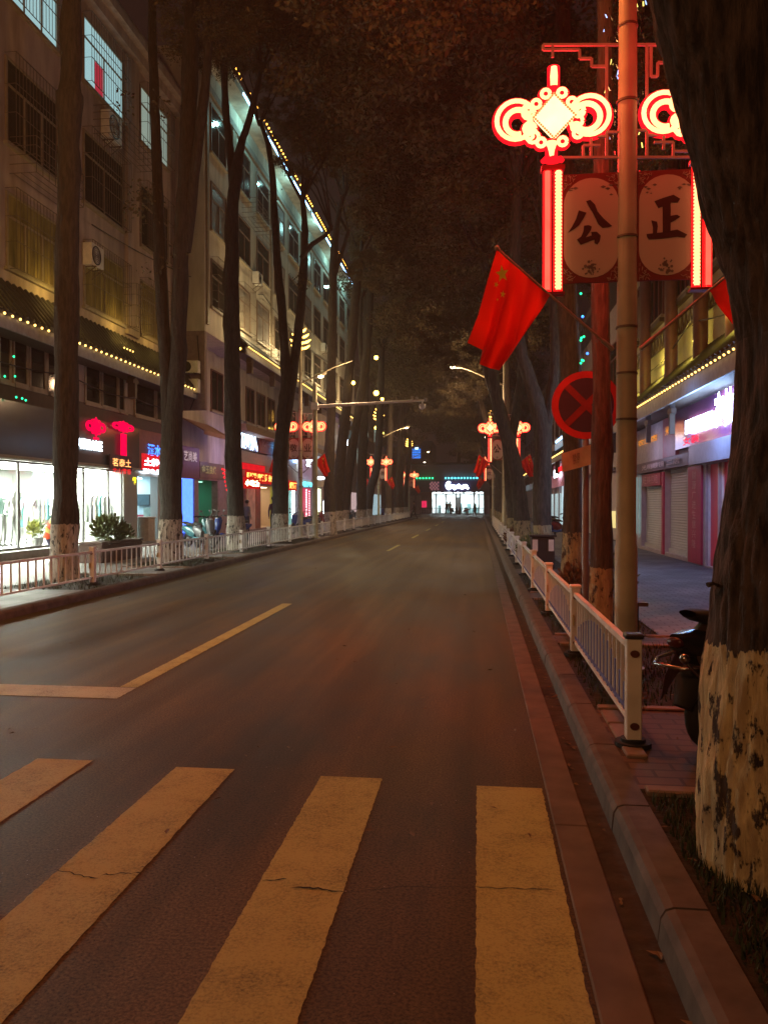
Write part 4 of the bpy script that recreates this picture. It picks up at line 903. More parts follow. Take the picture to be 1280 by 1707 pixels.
text_x('red and yellow light board with scrolling characters over the shop door', '茗泰土', XS + .12, 187, 218, 765, 778, glow('led_amber', (1, .4, .12), 3), board=.12, boardm=mat('led_board', (.05, .008, .008), .5))
text_x('lower red character row of the scrolling light board', '北山雪香', XS + .121, 187, 218, 781, 790, g_redsign)
XT = X1 + .08
text_x('blue neon character sign above the native produce shop', '酒水', XT, 246, 268, 741, 760, g_blue, bold=.02)
text_x('red board with white characters 土特 over the native produce shop', '土特产', XT, 240, 276, 765, 778, g_white, bold=.03, board=.15, boardm=glow('red_lightbox', (1, .02, .03), .8))
text_x('second white character row on the red produce shop board', '副食品', XT + .001, 238, 268, 782, 790, g_white, bold=.03)
text_x('small yellow light sign hanging at the shop pillar', '烟', XT + .3, 220, 226, 795, 808, glow('sign_y', (1, .8, .02), 2.5), bold=.05)

def shop(t, X, pa, pb, z0, z1, dep, wallc, lc, ls, s=1, floorc=(.4, .4, .4), light=True, name='shop_interior'):
    ya, yb = sorted((Yof(pa, X), Yof(pb, X))); a, b_ = (X - dep, X) if s > 0 else (X, X + dep)
    r = MB(); xb = X - s * dep
    q = [(ya, z0), (yb, z0), (yb, z1), (ya, z1)]
    r.add([(X, y, z) for y, z in q] + [(xb, y, z) for y, z in q], [(4, 5, 6, 7), (0, 1, 5, 4), (2, 3, 7, 6), (1, 2, 6, 5), (0, 4, 7, 3)])
    it = r.build(name, mat('interior_%s' % str(wallc), wallc, .7, var=.12, scale=1), t)
    if light:
        l = MB(); n = max(1, int((yb - ya) / 1.6))
        for k in range(n):
            yc = ya + (yb - ya) * (k + .5) / n; hw = min(.6, (yb - ya) / n * .4)
            xa, xc = sorted((X - s * .5, X - s * min(dep - .4, 2.2))); l.box(xa, yc - hw, z1 - .06, xc, yc + hw, z1 - .02)
        l.build('ceiling_light', glow('ceil_%s_%s' % (str(lc), ls), lc, ls), it)
    return it
# lower wall = pillars + fascia between the shop openings
def shopfront_walls(t, X, openings, ylo, yhi, z0, ztop, m, s=1, th=.3):
    ys = sorted([(min(Yof(a, X), Yof(b_, X)), max(Yof(a, X), Yof(b_, X)), zz0, zz1) for a, b_, zz0, zz1 in openings]); cur = ylo; b = MB(); xa, xb = sorted((X - s * th, X))
    for y0, y1, zz0, zz1 in ys:
        if y0 > cur + .01: b.box(xa, cur, z0, xb, y0, ztop)
        if zz1 < ztop - .01: b.box(xa, y0, zz1, xb, y1, ztop)
        if zz0 > z0 + .01: b.box(xa, y0, z0, xb, y1, zz0)
        cur = y1
    if cur < yhi: b.box(xa, cur, z0, xb, yhi, ztop)
    b.build('shopfront_wall', m, t)
op1 = [(-420, -130, .35, 2.75), (-110, 126, .35, 2.75), (129, 206, .2, 2.75), (229, 263, .2, 2.6), (270, 300, .2, 2.6)]
shopfront_walls(B1, X1, op1, 4, YE, .1, 2.78, mat('pillar_tile', (.42, .42, .4), .3, scale=2, var=.15))
S1 = shop(B1, X1 - .3, -420, 206, .3, 2.75, 4.2, (.8, .8, .78), (1, 1, .84), 90)
S2 = shop(B1, X1 - .3, 229, 263, .2, 2.6, 3, (.6, .75, .8), (.75, .95, 1), 12)
shop(B1, X1 - .3, 270, 300, .2, 2.6, 2.5, (.3, .25, .3), (.6, .4, .8), 1.5)
# glazing
for pa, pb, z0 in ((-110, -20, .35), (-20, 35, .35), (35, 126, .35), (129, 143, .2), (143, 184, .2), (184, 206, .2)):
    f = MB(); ya, yb = Yof(pa, X1), Yof(pb, X1); xx = X1 - .12; w = .045
    f.box(xx, ya, z0, xx + .06, ya + w, 2.74); f.box(xx, yb - w, z0, xx + .06, yb, 2.74); f.box(xx, ya + w, z0, xx + .06, yb - w, z0 + .06); f.box(xx, ya + w, 2.68, xx + .06, yb - w, 2.74)
    fr = f.build('shop_window', m_grey, B1); g = MB(); g.box(xx + .02, ya + .03, z0 + .04, xx + .028, yb - .03, 2.7); g.build('pane', m_pane, fr)
b = MB(); b.box(X1 + .002, Yof(-420, X1), .1, X1 + .22, Yof(127, X1), .34); b.build('window_ledge', mat('ledge', (.45, .47, .45), .4), B1)
# tv and counter in the produce shop
Yw = Yof(263, X1 - .3) - .06
pw = lambda px, py, Y=Yw: atY(px, py, Y)
t = thing('television', 'black television on the far wall of the produce shop', 'television', (pw(240, 843).x, Yw, pw(240, 843).z)); tv = MB(); a_, c_ = pw(229, 843), pw(251, 824); tv.box(a_.x, Yw - .07, a_.z, c_.x, Yw, c_.z); tv.build('casing', m_dark, t); tv = MB(); tv.box(a_.x + .03, Yw - .075, a_.z + .03, c_.x - .03, Yw - .0705, c_.z - .03); tv.build('screen', mat('screen', (.05, .09, .11), .15), t)
t = thing('shop_counter', 'beige counter inside the produce shop', 'counter', (pw(238, 900, 28.3).x, 28.3, .2)); ct = MB(); a_, c_ = pw(229, 900, 28.3), pw(248, 900, 28.3); ct.bbox(a_.x, 28.3, .2, c_.x, 28.9, 1.05, .02); ct.build('cabinet', mat('counter_beige', (.5, .42, .3), .5), t); ct = MB(); ct.bbox(a_.x - .04, 28.26, 1.053, c_.x + .04, 28.94, 1.1, .01); ct.build('counter_top', m_white, t)
for i, (pa, pb, ya_, yb_, c) in enumerate(((229, 250, 858, 866, (.5, .05, .08)), (240, 258, 846, 862, (.3, .4, .35)), (254, 262, 850, 880, (.35, .25, .2)))):
    b = MB(); a_, c_ = pw(pa, yb_), pw(pb, ya_); b.box(a_.x, Yw - .03 - i * .01, a_.z, c_.x, Yw - .002, c_.z); b.build('wall_poster', mat('poster_s%d' % i, c, .5, var=.6, scale=3), B1)
# clothes hanging along the far wall of the bright shop
Yw = Yof(206, X1 - .3) - .35
t = thing('clothes_rail', 'rail of pale clothes on the far wall of the bright shop', 'clothes rail', (-14.2, Yw, .35)); b = MB(); b.bar((-12.8, Yw, 1.95), (-16.2, Yw, 1.95), .03)
for x in (-12.8, -14.5, -16.2): b.bar((x, Yw, .35), (x, Yw, 1.95), .03)
b.build('rail', m_grey, t)
for k in range(20):
    x = -12.95 - k * .16; w = rnd.uniform(.2, .26); h = rnd.uniform(.7, 1.15); g = MB(); zt = 1.88
    g.prism([(x, Yw - w * .35, zt), (x, Yw - w, zt - .1), (x, Yw - w * 1.25, zt - .34), (x, Yw - w, zt - .32), (x, Yw - w * 1.05, zt - h), (x, Yw + w * 1.05, zt - h), (x, Yw + w, zt - .32), (x, Yw + w * 1.25, zt - .34), (x, Yw + w, zt - .1), (x, Yw + w * .35, zt)], (-.06, 0, 0))
    g.build('garment', mat('garment%d' % (k % 6), [(.5, .5, .48), (.12, .3, .3), (.6, .45, .4), (.2, .2, .22), (.55, .6, .5), (.65, .6, .6)][k % 6], .8), t)
for k, (x, y) in enumerate(((-13.4, 20.2), (-13.1, 17.5), (-13.5, 24.4))):
    t = thing('display_table', ['low white display table with folded clothes behind the middle dummy', 'low white display table near the left edge of the bright window', 'low white display table near the shop door'][k], 'table', (x, y, .3)); b = MB(); b.bbox(x - .3, y - .4, .3, x + .3, y + .4, .85, .02); b.build('stand', m_white, t)
    for q in range(6): b = MB(); b.bbox(x - .25 + .26 * (q % 2), y - .35 + .24 * (q // 2), .852, x - .03 + .26 * (q % 2), y - .15 + .24 * (q // 2), .9 + .05 * (q % 3), .01); b.build('folded_clothes', mat('garment%d' % (q % 6), (.5, .5, .5), .8), t)

# --- second, taller building
X2 = -11.0; YB0 = Yof(342, X2); YB1 = 70.5
B2 = thing('apartment_building', 'tall pale apartment building with light strips along its roof', 'building', (X2, 50, .1))
zE, zR = 8.6, 20.4
cols2 = [(352, 377), (397, 417), (428, 448), (457, 474), (481, 497), (507, 518), (523, 534), (539, 549), (553, 562), (566, 574), (578, 584)]
b = MB(); b.box(-24, YB0, 2.9, X1 - .02, YB1, zE); b.box(-24, YB0, zE, X2, YB1, zR - .9); b.build('wall', m_wall2, B2)
b = MB(); b.box(X2 + .002, YB0 + .01, 18.45, X2 + .1, YB1, 18.75); b.build('cornice_band', mat('band_grey', (.3, .28, .26), .8), B2)
b = MB(); b.box(-24, YB0 - .02, zR - .9, X2 + .7, YB1 + .2, zR - .62); b.box(-24, YB0, zR - .62, X2 + .5, YB1, zR - .2); b.build('roof_slab', m_wall2, B2)
def led_strip(t, X, z, segs, m, r=.04, name='light_strip'):
    L = MB()
    for a, b_ in segs: L.box(X, a, z - r, X + .05, b_, z + r)
    L.build(name, m, t)
ys = YB0 + 3; segs = []
while ys < YB1:
    l = rnd.uniform(1.2, 5.5); segs.append((ys, min(ys + l, YB1))); ys += l + rnd.uniform(.15, 1.3)
led_strip(B2, X2 + .703, zR - .76, segs, g_cool)
L = MB(); y = YB0 + 1
while y < YB1:
    if rnd.random() < .82: L.ball((X2 + .62, y, zR - .08), .05, 6, 4)
    y += .42
L.build('roof_bulb_string', g_orange, B2)
blue_gl = mat('glass_blue_lit', (.05, .12, .3), .2, emit=.55, ecol=(.1, .35, 1), var=.6, scale=2)
ii = 0
for (pa, pb) in cols2:
    y0, y1 = Yof(pa, X2), Yof(pb, X2)
    for fi, zc in enumerate((10.75, 13.95, 17.15)):
        gl = m_dglass
        if (pa, fi) == (397, 0): gl = blue_gl
        if ii % 7 == 3: gl = mat('glass_dusky', (.2, .17, .13), .3, var=.6, emit=.03, ecol=(1, .75, .5))
        if ii % 5 == 1: gl = mat('glass_curtained', (.22, .2, .2), .35, var=.6, scale=3)
        window(B2, X2, y0, y1, zc - 1.0, zc + 1.0, 1, gl, cage=(ii % 3 == 0 and pa < 500), div=2, transom=.66, frame=mat('frame_brown', (.16, .1, .07), .6))
        ii += 1
for y0, y1 in ((YB0 + .15, YB0 + .35), (Yof(387, X2), Yof(393, X2)), (Yof(451, X2), Yof(453, X2)), (Yof(501, X2), Yof(504, X2))):
    b = MB(); b.box(X2 + .003, y0, 8.9, X2 + .08, y1, 18.4); b.build('downpipe', mat('pipe_brown', (.25, .2, .14), .6), B2)
cage_shelf(B2, X2, Yof(404, X2), Yof(424, X2), 15.0, 15.9, 1, .7); cage_shelf(B2, X2, Yof(427, X2), Yof(450, X2), 14.95, 15.7, 1, .7); cage_shelf(B2, X2, Yof(427, X2), Yof(449, X2), 8.95, 9.7, 1, .5)
eave(B2, X2 + .003, X2 + .75, YB0 + 3.5, YB1, zE + .1, zE + .75, bulb_step=.3, second=False)
# lower storey of the second building
mezz = [(352, 372), (410, 424), (428, 442), (446, 458), (484, 492), (499, 512), (518, 526)]
for pa, pb in mezz: window(B2, X1 - .02 + .003, Yof(pa, X1), Yof(pb, X1), 5.9, 7.8, 1, m_dglass, cage=False, div=2, transom=1, frame=mat('frame_red_brown', (.16, .07, .06), .5))
b = MB(); b.box(X1 - .01, Yof(384, X1), 5.35, X1 + .8, YB1, 5.55); b.box(X1 + .2, Yof(384, X1), 5.2, X1 + .85, YB1, 5.35); b.build('canopy_ledge', mat('ledge_tan', (.35, .25, .16), .7), B2)
op2 = [(303, 324, .2, 2.75), (331, 363, .2, 2.65), (384, 409, .2, 2.6), (412, 461, .2, 2.6), (481, 496, .2, 2.7), (500, 518, .2, 2.7), (526, 537, .2, 2.9), (540, 551, .2, 2.6), (562, 600, .2, 2.6)]
shopfront_walls(B2, X1 - .02, op2, YB0, YB1, .1, 2.9, mat('pillar_mauve', (.3, .22, .24), .6, var=.3))
XI = X1 - .32
shop(B2, XI, 303, 324, .2, 2.75, 2.5, (.2, .25, .6), (.3, .45, 1), 5)
shop(B2, XI, 331, 363, .2, 2.65, 3.0, (.08, .45, .3), (.5, 1, .8), 1.8)
shop(B2, XI, 384, 409, .2, 2.6, 2, (.5, .3, .3), (1, .5, .5), 2)
shop(B2, XI, 412, 461, .2, 2.6, 3, (.6, .45, .3), (1, .8, .55), 4.5)
shop(B2, XI, 481, 496, .2, 2.7, 2, (.4, .6, .55), (.7, 1, .95), 7)
shop(B2, XI, 500, 518, .2, 2.7, 1.5, (.5, .1, .25), (1, .5, .6), 2)
shop(B2, XI, 526, 537, .2, 2.9, 2, (.7, .72, .5), (1, 1, .75), 9)
shop(B2, XI, 540, 551, .2, 2.6, 2, (.5, .6, .6), (.8, .95, 1), 4)
shop(B2, XI, 562, 600, .2, 2.6, 2.5, (.25, .3, .25), (.9, 1, .8), 1.6)
XD = X1 + .02
def panel(t, X, pa, pb, pya, pyb, m, name, th=.06, s=1):
    ya, yb = sorted((Yof(pa, X), Yof(pb, X))); mid = (pa + pb) / 2; z1, z0 = zX(mid, pya, X), zX(mid, pyb, X); a, c = sorted((X, X + s * th)); b = MB(); b.box(a, ya, z0, c, yb, z1); return b.build(name, m, t)
# blue curtain of lights
b = MB(); X_ = X1 - .1
for px in np.arange(303.5, 323, 1.15):
    b.box(X_, Yof(px, X_), .35, X_ + .02, Yof(px + .55, X_), 2.7)
b.build('light_curtain', glow('curtain_blue', (.06, .16, 1), 3.5), None, label='hanging curtain of blue light strands in a doorway', category='light curtain')
panel(B2, XI - 1.5, 436, 450, 806, 880, mat('shelf_grey', (.3, .32, .33), .6, var=.5, scale=3), 'display_shelf')
panel(B2, X1 - .15, 425.5, 433, 808, 885, glow('panel_orange', (1, .32, .02), .75), 'light_panel')
panel(B2, X1 - .15, 450, 460, 806, 885, mat('curtain_olive', (.4, .4, .06), .7, emit=.18, ecol=(.8, .8, .1)), 'curtain')
panel(B2, X1 - .15, 412.5, 424, 812, 885, mat('poster_peach', (.5, .28, .2), .7, var=.6, scale=2.5, emit=.1, ecol=(1, .55, .4)), 'poster')
panel(B2, X1 - .15, 486, 490, 818, 868, g_white, 'tube_light')
panel(B2, X1 - .15, 528, 533, 815, 853, glow('tube_pale', (.9, 1, .7), 4), 'tube_light')
# red bead panel
t = thing('bead_light_panel', 'tall red light panel with a column of white bulbs', 'light panel', (XD, Yof(508, XD), 0.2))
panel(t, XD, 503, 516, 814, 868, mat('red_beads', (.4, .02, .06), .5, emit=.5, ecol=(1, .02, .12), var=.6, scale=9), 'backing')
b = MB()
for k in range(13): b.ball((XD + .09, Yof(508.5, XD), zX(508, 817 + k * 4, XD)), .07, 8, 5)
for k in range(13): b.ball((XD + .09, Yof(513.5, XD), zX(513, 819 + k * 4, XD)), .05, 6, 4)
b.build('bulb', glow('bead_pink', (1, .55, .6), 3), t)
# fascia boards over the shops of the second building
for pa, pb, pya, pyb, m in ((300, 331, 745, 798, mat('board_plum', (.14, .03, .05), .5)), (332, 372, 772, 798, mat('board_olive', (.16, .13, .09), .5)), (384, 400, 720, 790, mat('board_violet', (.16, .12, .3), .5)), (400, 462, 755, 775, mat('board_grey', (.4, .36, .34), .5)),
                            (400, 444, 707, 755, mat('board_navy', (.06, .07, .2), .4)), (462, 480, 735, 790, mat('board_slate', (.16, .2, .3), .5)), (497, 525, 740, 800, mat('board_pink', (.4, .25, .35), .5)), (525, 560, 745, 800, mat('board_dusk', (.3, .28, .3), .5))):
    panel(B2, XD - .04, pa, pb, pya, pyb, m, 'fascia_panel', .05)
text_x('plum sign board with white characters left of the green shop', '艺尚美', XD + .04, 306, 328, 752, 769, mat('letter_white', (.7, .65, .62), .5, emit=.25, ecol=(1, .85, .85)), bold=.02)
text_x('olive sign with gold characters over the green shop', '金玉良缘', XD + .04, 336, 360, 776, 790, mat('letter_gold', (.45, .38, .15), .5, emit=.15, ecol=(.8, .9, .3)), bold=.02)
text_x('large glowing white character sign high beside the pink poster', '湘瑞人', XD + .05, 401, 429.5, 712, 750, glow('sign_big_white', (.55, .75, 1), 9), bold=.05)
text_x('faded pink notice board with pale characters behind the flag', '花间里', XD + .05, 436, 456, 726, 746, mat('letter_pale', (.55, .35, .33), .6), bold=.02, board=.4, boardm=mat('board_faded_red', (.3, .08, .08), .6))
panel(B2, XD + .01, 402, 440, 774, 784, glow('red_band', (1, .01, .02), .8), 'red_light_band')
t = text_x('red light box with yellow characters over the snack shop', '酸辣粉 麻辣 烫 米线饭', XD + .3, 411, 461, 790, 803, glow('led_yellow', (1, .5, .1), 3.2), bold=.03, board=.1, boardm=glow('led_red_box', (1, .01, .01), .55))
text_x('small bright light box with white characters under the snack shop sign', '小吃店', XD + .5, 408, 432, 800, 811, glow('led_yw', (1, .8, .45), 7), bold=.05, board=.12, boardm=glow('led_red_box', (1, .01, .01), .55))
text_x('red and yellow two character light box right of the V shaped tree', '烟酒', XD + .3, 482, 494, 804, 815, glow('led_yellow', (1, .5, .1), 3.2), bold=.03, board=.1, boardm=glow('led_red_box', (1, .01, .01), .55))
text_x('cyan light lettering over the red bead panel', '中国移动', XD + .1, 501, 520, 803, 812, g_cyan, bold=.03)
text_x('glowing white character sign beside the gantry mast', '鲜', XD + .6, 510, 521, 762, 779, g_white, bold=.06)
text_x('small blue lettering behind the left hand banner', '药店', XD + .1, 485, 495, 762, 772, glow('sign_bluewhite', (.3, .5, 1), 5), bold=.04)
text_x('vertical glowing white sign right of the gantry mast', '美发', XD + .6, 541, 547, 757, 777, g_white, bold=.05, vertical=True)
t = thing('round_light_sign', 'round blue light sign half hidden by the V shaped tree', 'shop sign', (XD + .3, Yof(463, XD), 4.2)); b = MB(); b.disc((XD + .3, Yof(463, XD + .3), zX(463, 748, XD + .3)), .5, 'x', .06, 24); b.build('disc', glow('disc_blue', (.05, .45, 1), 2.5), t); b = MB(); b.disc((XD + .362, Yof(463, XD + .3), zX(463, 748, XD + .3)), .3, 'x', .02, 20, .2); b.build('ring_mark', g_white, t)
# vertical neon strips far along
for i, (px, ya, yb, g, lab) in enumerate([(567, 708, 724, glow('violet', (.3, .15, 1), 4), 'short violet neon strip on the far left facade'), (578, 726, 742, g_white, 'white neon strip left of the leaning trunk'), (590, 724, 745, g_cyan, 'cyan white neon strip right of the leaning trunk'), (588.5, 748, 757, g_white, 'bright white lamp under the cyan neon strip'), (580, 779, 791, g_white, 'bright drop shaped lamp under a canopy'), (541, 835, 856, g_white, 'low bright vertical tube by a shop door')]):
    Xn = X1 + .9; y = Yof(px, Xn); z1, z0 = zX(px, ya, Xn), zX(px, yb, Xn); b = MB(); b.tube([(Xn, y, z0), (Xn, y, (z0 + z1) / 2), (Xn, y, z1)], [.16 if i == 4 else .09, .1, .04 if i == 4 else .09], 8); b.build('neon_strip', g, None, label=lab, category='neon light', group='neon lamps along the left facade')
ow = MB(); Yc = Yof(534, X1); q = zX(534, 797, X1 + .8); ow.ball((X1 + .8, Yof(534, X1 + .8), q), .35, 14, 8, (1, 1, .35)); ow.build('pendant_lamp', g_white, None, label='wide white oval lamp under the red flag', category='lamp')
# awning between the buildings, AC units on the side wall
t = thing('awning', 'small scalloped awning below the air conditioners', 'awning', (X1 + .5, 31.6, 4.6)); b = MB(); ya, yb = Yof(306, X1 + .1), Yof(350, X1 + .1)
n = 16
for k in range(n): y0 = ya + (yb - ya) * k / n; y1 = ya + (yb - ya) * (k + .96) / n; b.prism([(X1 + .07, y0, 5.15), (X1 + 1.0, y0, 4.62), (X1 + 1.0, y0, 4.45), (X1 + .97, y0, 4.45), (X1 + .97, y0, 4.6), (X1 + .07, y0, 5.1)], (0, y1 - y0, 0))
b.build('canopy', mat('awning_pink', (.4, .25, .22), .7), t)
ac_unit('white air conditioner on the side wall under the eave end, lower one', -11.55, YB0 - .02, 6.05, 1, .78, .56, face='y')
ac_unit('white air conditioner on the side wall under the eave end, upper one', -11.55, YB0 - .02, 6.85, 1, .78, .5, face='y')
b = MB(); b.box(X1 - .01, YB0, 5.4, X2 - .003, YB0 + .25, zE); b.build('side_wall', mat('plaster_mauve', (.25, .18, .18), .9, var=.3), B2)
for i, (px, z) in enumerate([(424, 12.4), (455, 9.3), (499, 15.8), (536, 12.3)]):
    ac_unit(['first', 'second', 'third', 'fourth'][i] + ' air conditioner from the left on the pale tall building', X2, Yof(px, X2), z, 1)
# curtain-like third building, mostly behind trees
B3 = thing('apartment_building', 'distant left apartment building beyond the pale tall one, mostly behind trees', 'building', (-11.2, 84, .1))
b = MB(); b.box(-24, 71, .1, -11.6, 95.5, 14); b.box(-24, 70.9, 14, -11.1, 95.7, 14.4); b.build('wall', mat('wall_dusky', (.3, .27, .26), .9), B3)
for y in np.arange(72.5, 94, 3.2):
    for z in (6.2, 9.2, 12): window(B3, -11.6, y, y + 1.7, z - .8, z + .8, 1, m_dglass if rnd.random() < .8 else glass_whitelit, cage=False)
    sp = MB(); sp.box(-11.59, y, .3, -11.5, y + 2.5, 2.6); sp.build('shutter', mat('shopfront_glow%d' % (int(y) % 3), [(.4, .3, .3), (.25, .3, .33), (.35, .33, .25)][int(y) % 3], .5, emit=.5, ecol=[(1, .7, .7), (.6, .9, 1), (1, 1, .7)][int(y) % 3]), B3)  # glowing panels put in for lit shopfronts

# ---------------------------------------------------------------- right side buildings
XR = 5.25
B4 = thing('shop_building', 'right hand shop row with shutters, tiled eave and glowing white sign', 'building', (XR, 22, .1))
shR = [(1069, 1105, .22, 2.55), (1108.5, 1145, .22, 2.55), (1176, 1196, .15, 2.5), (1198, 1216, .15, 2.5), (1221, 1300, .22, 2.5)]
Yend = Yof(1056, XR)
shopfront_walls(B4, XR, shR, 7, Yend, .1, 2.62, mat('pillar_pinkgrey', (.42, .33, .33), .5, var=.2), s=-1)
b = MB(); b.box(XR, 7, 2.62, 16, Yend, 4.9); b.build('wall', mat('wall_mauve', (.35, .25, .3), .8), B4)
b = MB(); b.box(XR + .02, 7, 4.9, 16, Yend, 11.5); b.build('upper_wall', mat('wall_cream', (.5, .46, .36), .85, var=.2, scale=2), B4)
def shutter(t, pa, pb, z0, z1, X, m):
    ya, yb = sorted((Yof(pa, X), Yof(pb, X))); b = MB(); z = z0 + .12; b.box(X + .1, ya, z0, X + .16, yb, z0 + .12)
    while z < z1: b.prism([(X + .16, ya, z), (X + .148, ya, z + .025), (X + .16, ya, z + .07)], (0, yb - ya, 0)); b.box(X + .16, ya, z, X + .18, yb, z + .072); z += .072
    return b.build('shutter', m, t)
m_shut = mat('shutter_cream', (.46, .4, .36), .5, var=.15, scale=1.5)
for i in (0, 1, 4): shutter(B4, shR[i][0], shR[i][1], shR[i][2], shR[i][3], XR, m_shut)
for pa, pb in ((1176, 1196), (1198, 1216)):
    ya, yb = sorted((Yof(pa, XR), Yof(pb, XR))); b = MB(); b.box(XR + .1, ya, .15, XR + .15, yb, 2.5); d = b.build('door', mat('door_red', (.6, .015, .04), .3, var=.25, scale=1), B4)
    b = MB(); b.box(XR + .07, ya + .1, 1.0, XR + .1, ya + .14, 1.4); b.build('handle', m_white, d)
    b = MB(); b.box(XR + .06, ya, .15, XR + .1, ya + .05, 2.5); b.box(XR + .06, yb - .05, .15, XR + .1, yb, 2.5); b.build('door_frame', m_white, B4)
for pa, pb in ((1150, 1172), (1105.3, 1108.3), (1216.5, 1220.5)):
    ya, yb = sorted((Yof(pa, XR), Yof(pb, XR))); b = MB(); b.box(XR - .05, ya, .15, XR - .003, yb, 2.5); cp = b.build('couplet_board', mat('couplet_red', (.4, .02, .06), .5, var=.2), B4)
    w = min(.35, (yb - ya) * .5); yc = (ya + yb) / 2; tb = MB(); put_text(tb, '财源广进生意兴隆', (XR - .05, yc + w / 2, .5), (0, -1, 0), (0, 0, 1), w, 1.9, (-1, 0, 0), .012, 0, True); tb.build('lettering', mat('couplet_ink', (.6, .3, .28), .6), cp)
ya, yb = sorted((Yof(1071, XR), Yof(1102, XR))); b = MB(); b.box(XR - .03, ya, 2.13, XR + .1, yb, 2.5); cp = b.build('red_notice', mat('notice_red', (.35, .02, .05), .5), B4); tb = MB(); put_text(tb, '旺铺招租', (XR - .03, yb - .3, 2.2), (0, -1, 0), (0, 0, 1), yb - ya - .6, .24, (-1, 0, 0), .012); tb.build('lettering', mat('notice_ink', (.75, .3, .3), .6), cp)
# sign bands
def panelR(t, pa, pb, z0, z1, m, name, d=.1):
    ya, yb = sorted((Yof(pa, XR - d), Yof(pb, XR - d))); b = MB(); b.box(XR - d, ya, z0, XR + .02, yb, z1); return b.build(name, m, t)
panelR(B4, 1056, 1146, 2.55, 2.86, mat('band_dark', (.1, .06, .08), .5), 'sign_band', .12)
panelR(B4, 1056, 1104, 2.87, 3.95, mat('panel_white', (.4, .34, .34), .5), 'fascia_panel', .08)
panelR(B4, 1104, 1125, 2.87, 3.95, mat('panel_brick', (.35, .08, .1), .5), 'fascia_panel', .1)
panelR(B4, 1125, 1262, 2.99, 4.0, mat('panel_purple', (.25, .06, .14), .22, var=.3, scale=1), 'fascia_panel', .14)
panelR(B4, 1147, 1262, 2.52, 2.985, mat('panel_steel', (.28, .25, .3), .4), 'roller_box', .2)
def text_r(label, t, pa, pb, z0, z1, m, d, bold=.02, parent=None, **kw):
    X = XR - d; ya, yb = sorted((Yof(pa, X), Yof(pb, X))); T = thing('shop_sign', label, 'shop sign', (X, (ya + yb) / 2, z0)); tb = MB()
    put_text(tb, t, (X, yb, z0), (0, -1, 0), (0, 0, 1), yb - ya, z1 - z0, (-1, 0, 0), .02, bold); tb.build('lettering', m, T); return T
g_rw = glow('sign_icewhite', (.5, .72, 1), 20)
text_r('bright icy white lettering on the purple shop fascia at the right', 'mınımum', 1143, 1190, 3.28, 3.62, g_rw, .2, .05)
text_r('two bright icy white characters ending the purple fascia sign', '衣林', 1191, 1224, 3.2, 3.95, g_rw, .21, .05)
text_r('red tubing characters half lit under the white lettering', '女装', 1139, 1166, 3.02, 3.22, glow('tube_rose', (1, .02, .08), 1.3), .2)
text_r('orange characters on the brick red fascia panel', '米粉', 1109, 1124, 3.45, 3.7, glow('let_orange', (1, .35, .05), .8), .12)
text_r('orange characters on the dark lattice board over the left shutter', '农家店', 1064, 1096, 3.42, 3.62, glow('let_orange', (1, .35, .05), .8), .1)
text_r('pale characters on the dark band over the two shutters', '光明眼镜 二店', 1070, 1134, 2.62, 2.78, mat('letter_palepink', (.6, .45, .45), .6), .14)
eave(B4, XR + .02, XR - .85, 7, Yend, 4.35, 5.2, bulb_step=.27, second=False, bp=[Yof(1078, XR - .7), Yof(1117, XR - .7)], br=.024)
# upper floor: columns, lattice band, wooden windows
for px in (1070, 1112, 1160, 1215):
    y = Yof(px, XR - .3); b = MB(); b.tube([(XR - .22, y, 4.9), (XR - .22, y, 11.5)], .17, 14); b.build('column', mat('column_red', (.12, .045, .04), .5), B4)
b = MB(); zz0, zz1 = 6.05, 6.45; X = XR - .04
y = 7.2
while y < Yend - .5:
    b.bar((X, y, zz0), (X, y + .2, zz1), .025); b.bar((X + .001, y + .2, zz1), (X + .001, y + .4, zz0), .025); b.box(X - .015, y + .19, zz0, X + .01, y + .215, zz1); y += .4
b.box(X - .02, 7, zz0 - .04, X + .02, Yend, zz0); b.box(X - .02, 7, zz1, X + .02, Yend, zz1 + .04); b.build('lattice_band', m_wood, B4)
for pa, pb in ((1062, 1066), (1075, 1105), (1118, 1150), (1168, 1205), (1224, 1262)):
    for z0 in (7.0, 9.4): window(B4, XR + .018, *sorted((Yof(pa, XR), Yof(pb, XR))), z0, z0 + 1.7, -1, m_dglass, cage=False, div=4, transom=.8, frame=mat('frame_maroon', (.12, .03, .025), .5))
    b = MB(); ya, yb = sorted((Yof(pa, XR), Yof(pb, XR))); b.box(XR - .14, ya - .1, 6.78, XR + .015, yb + .1, 6.9); b.build('window_ledge', m_wood, B4)
b = MB(); b.box(XR - .6, 7, 11.5, 16, Yend, 11.8); b.build('roof_slab', m_tile, B4)
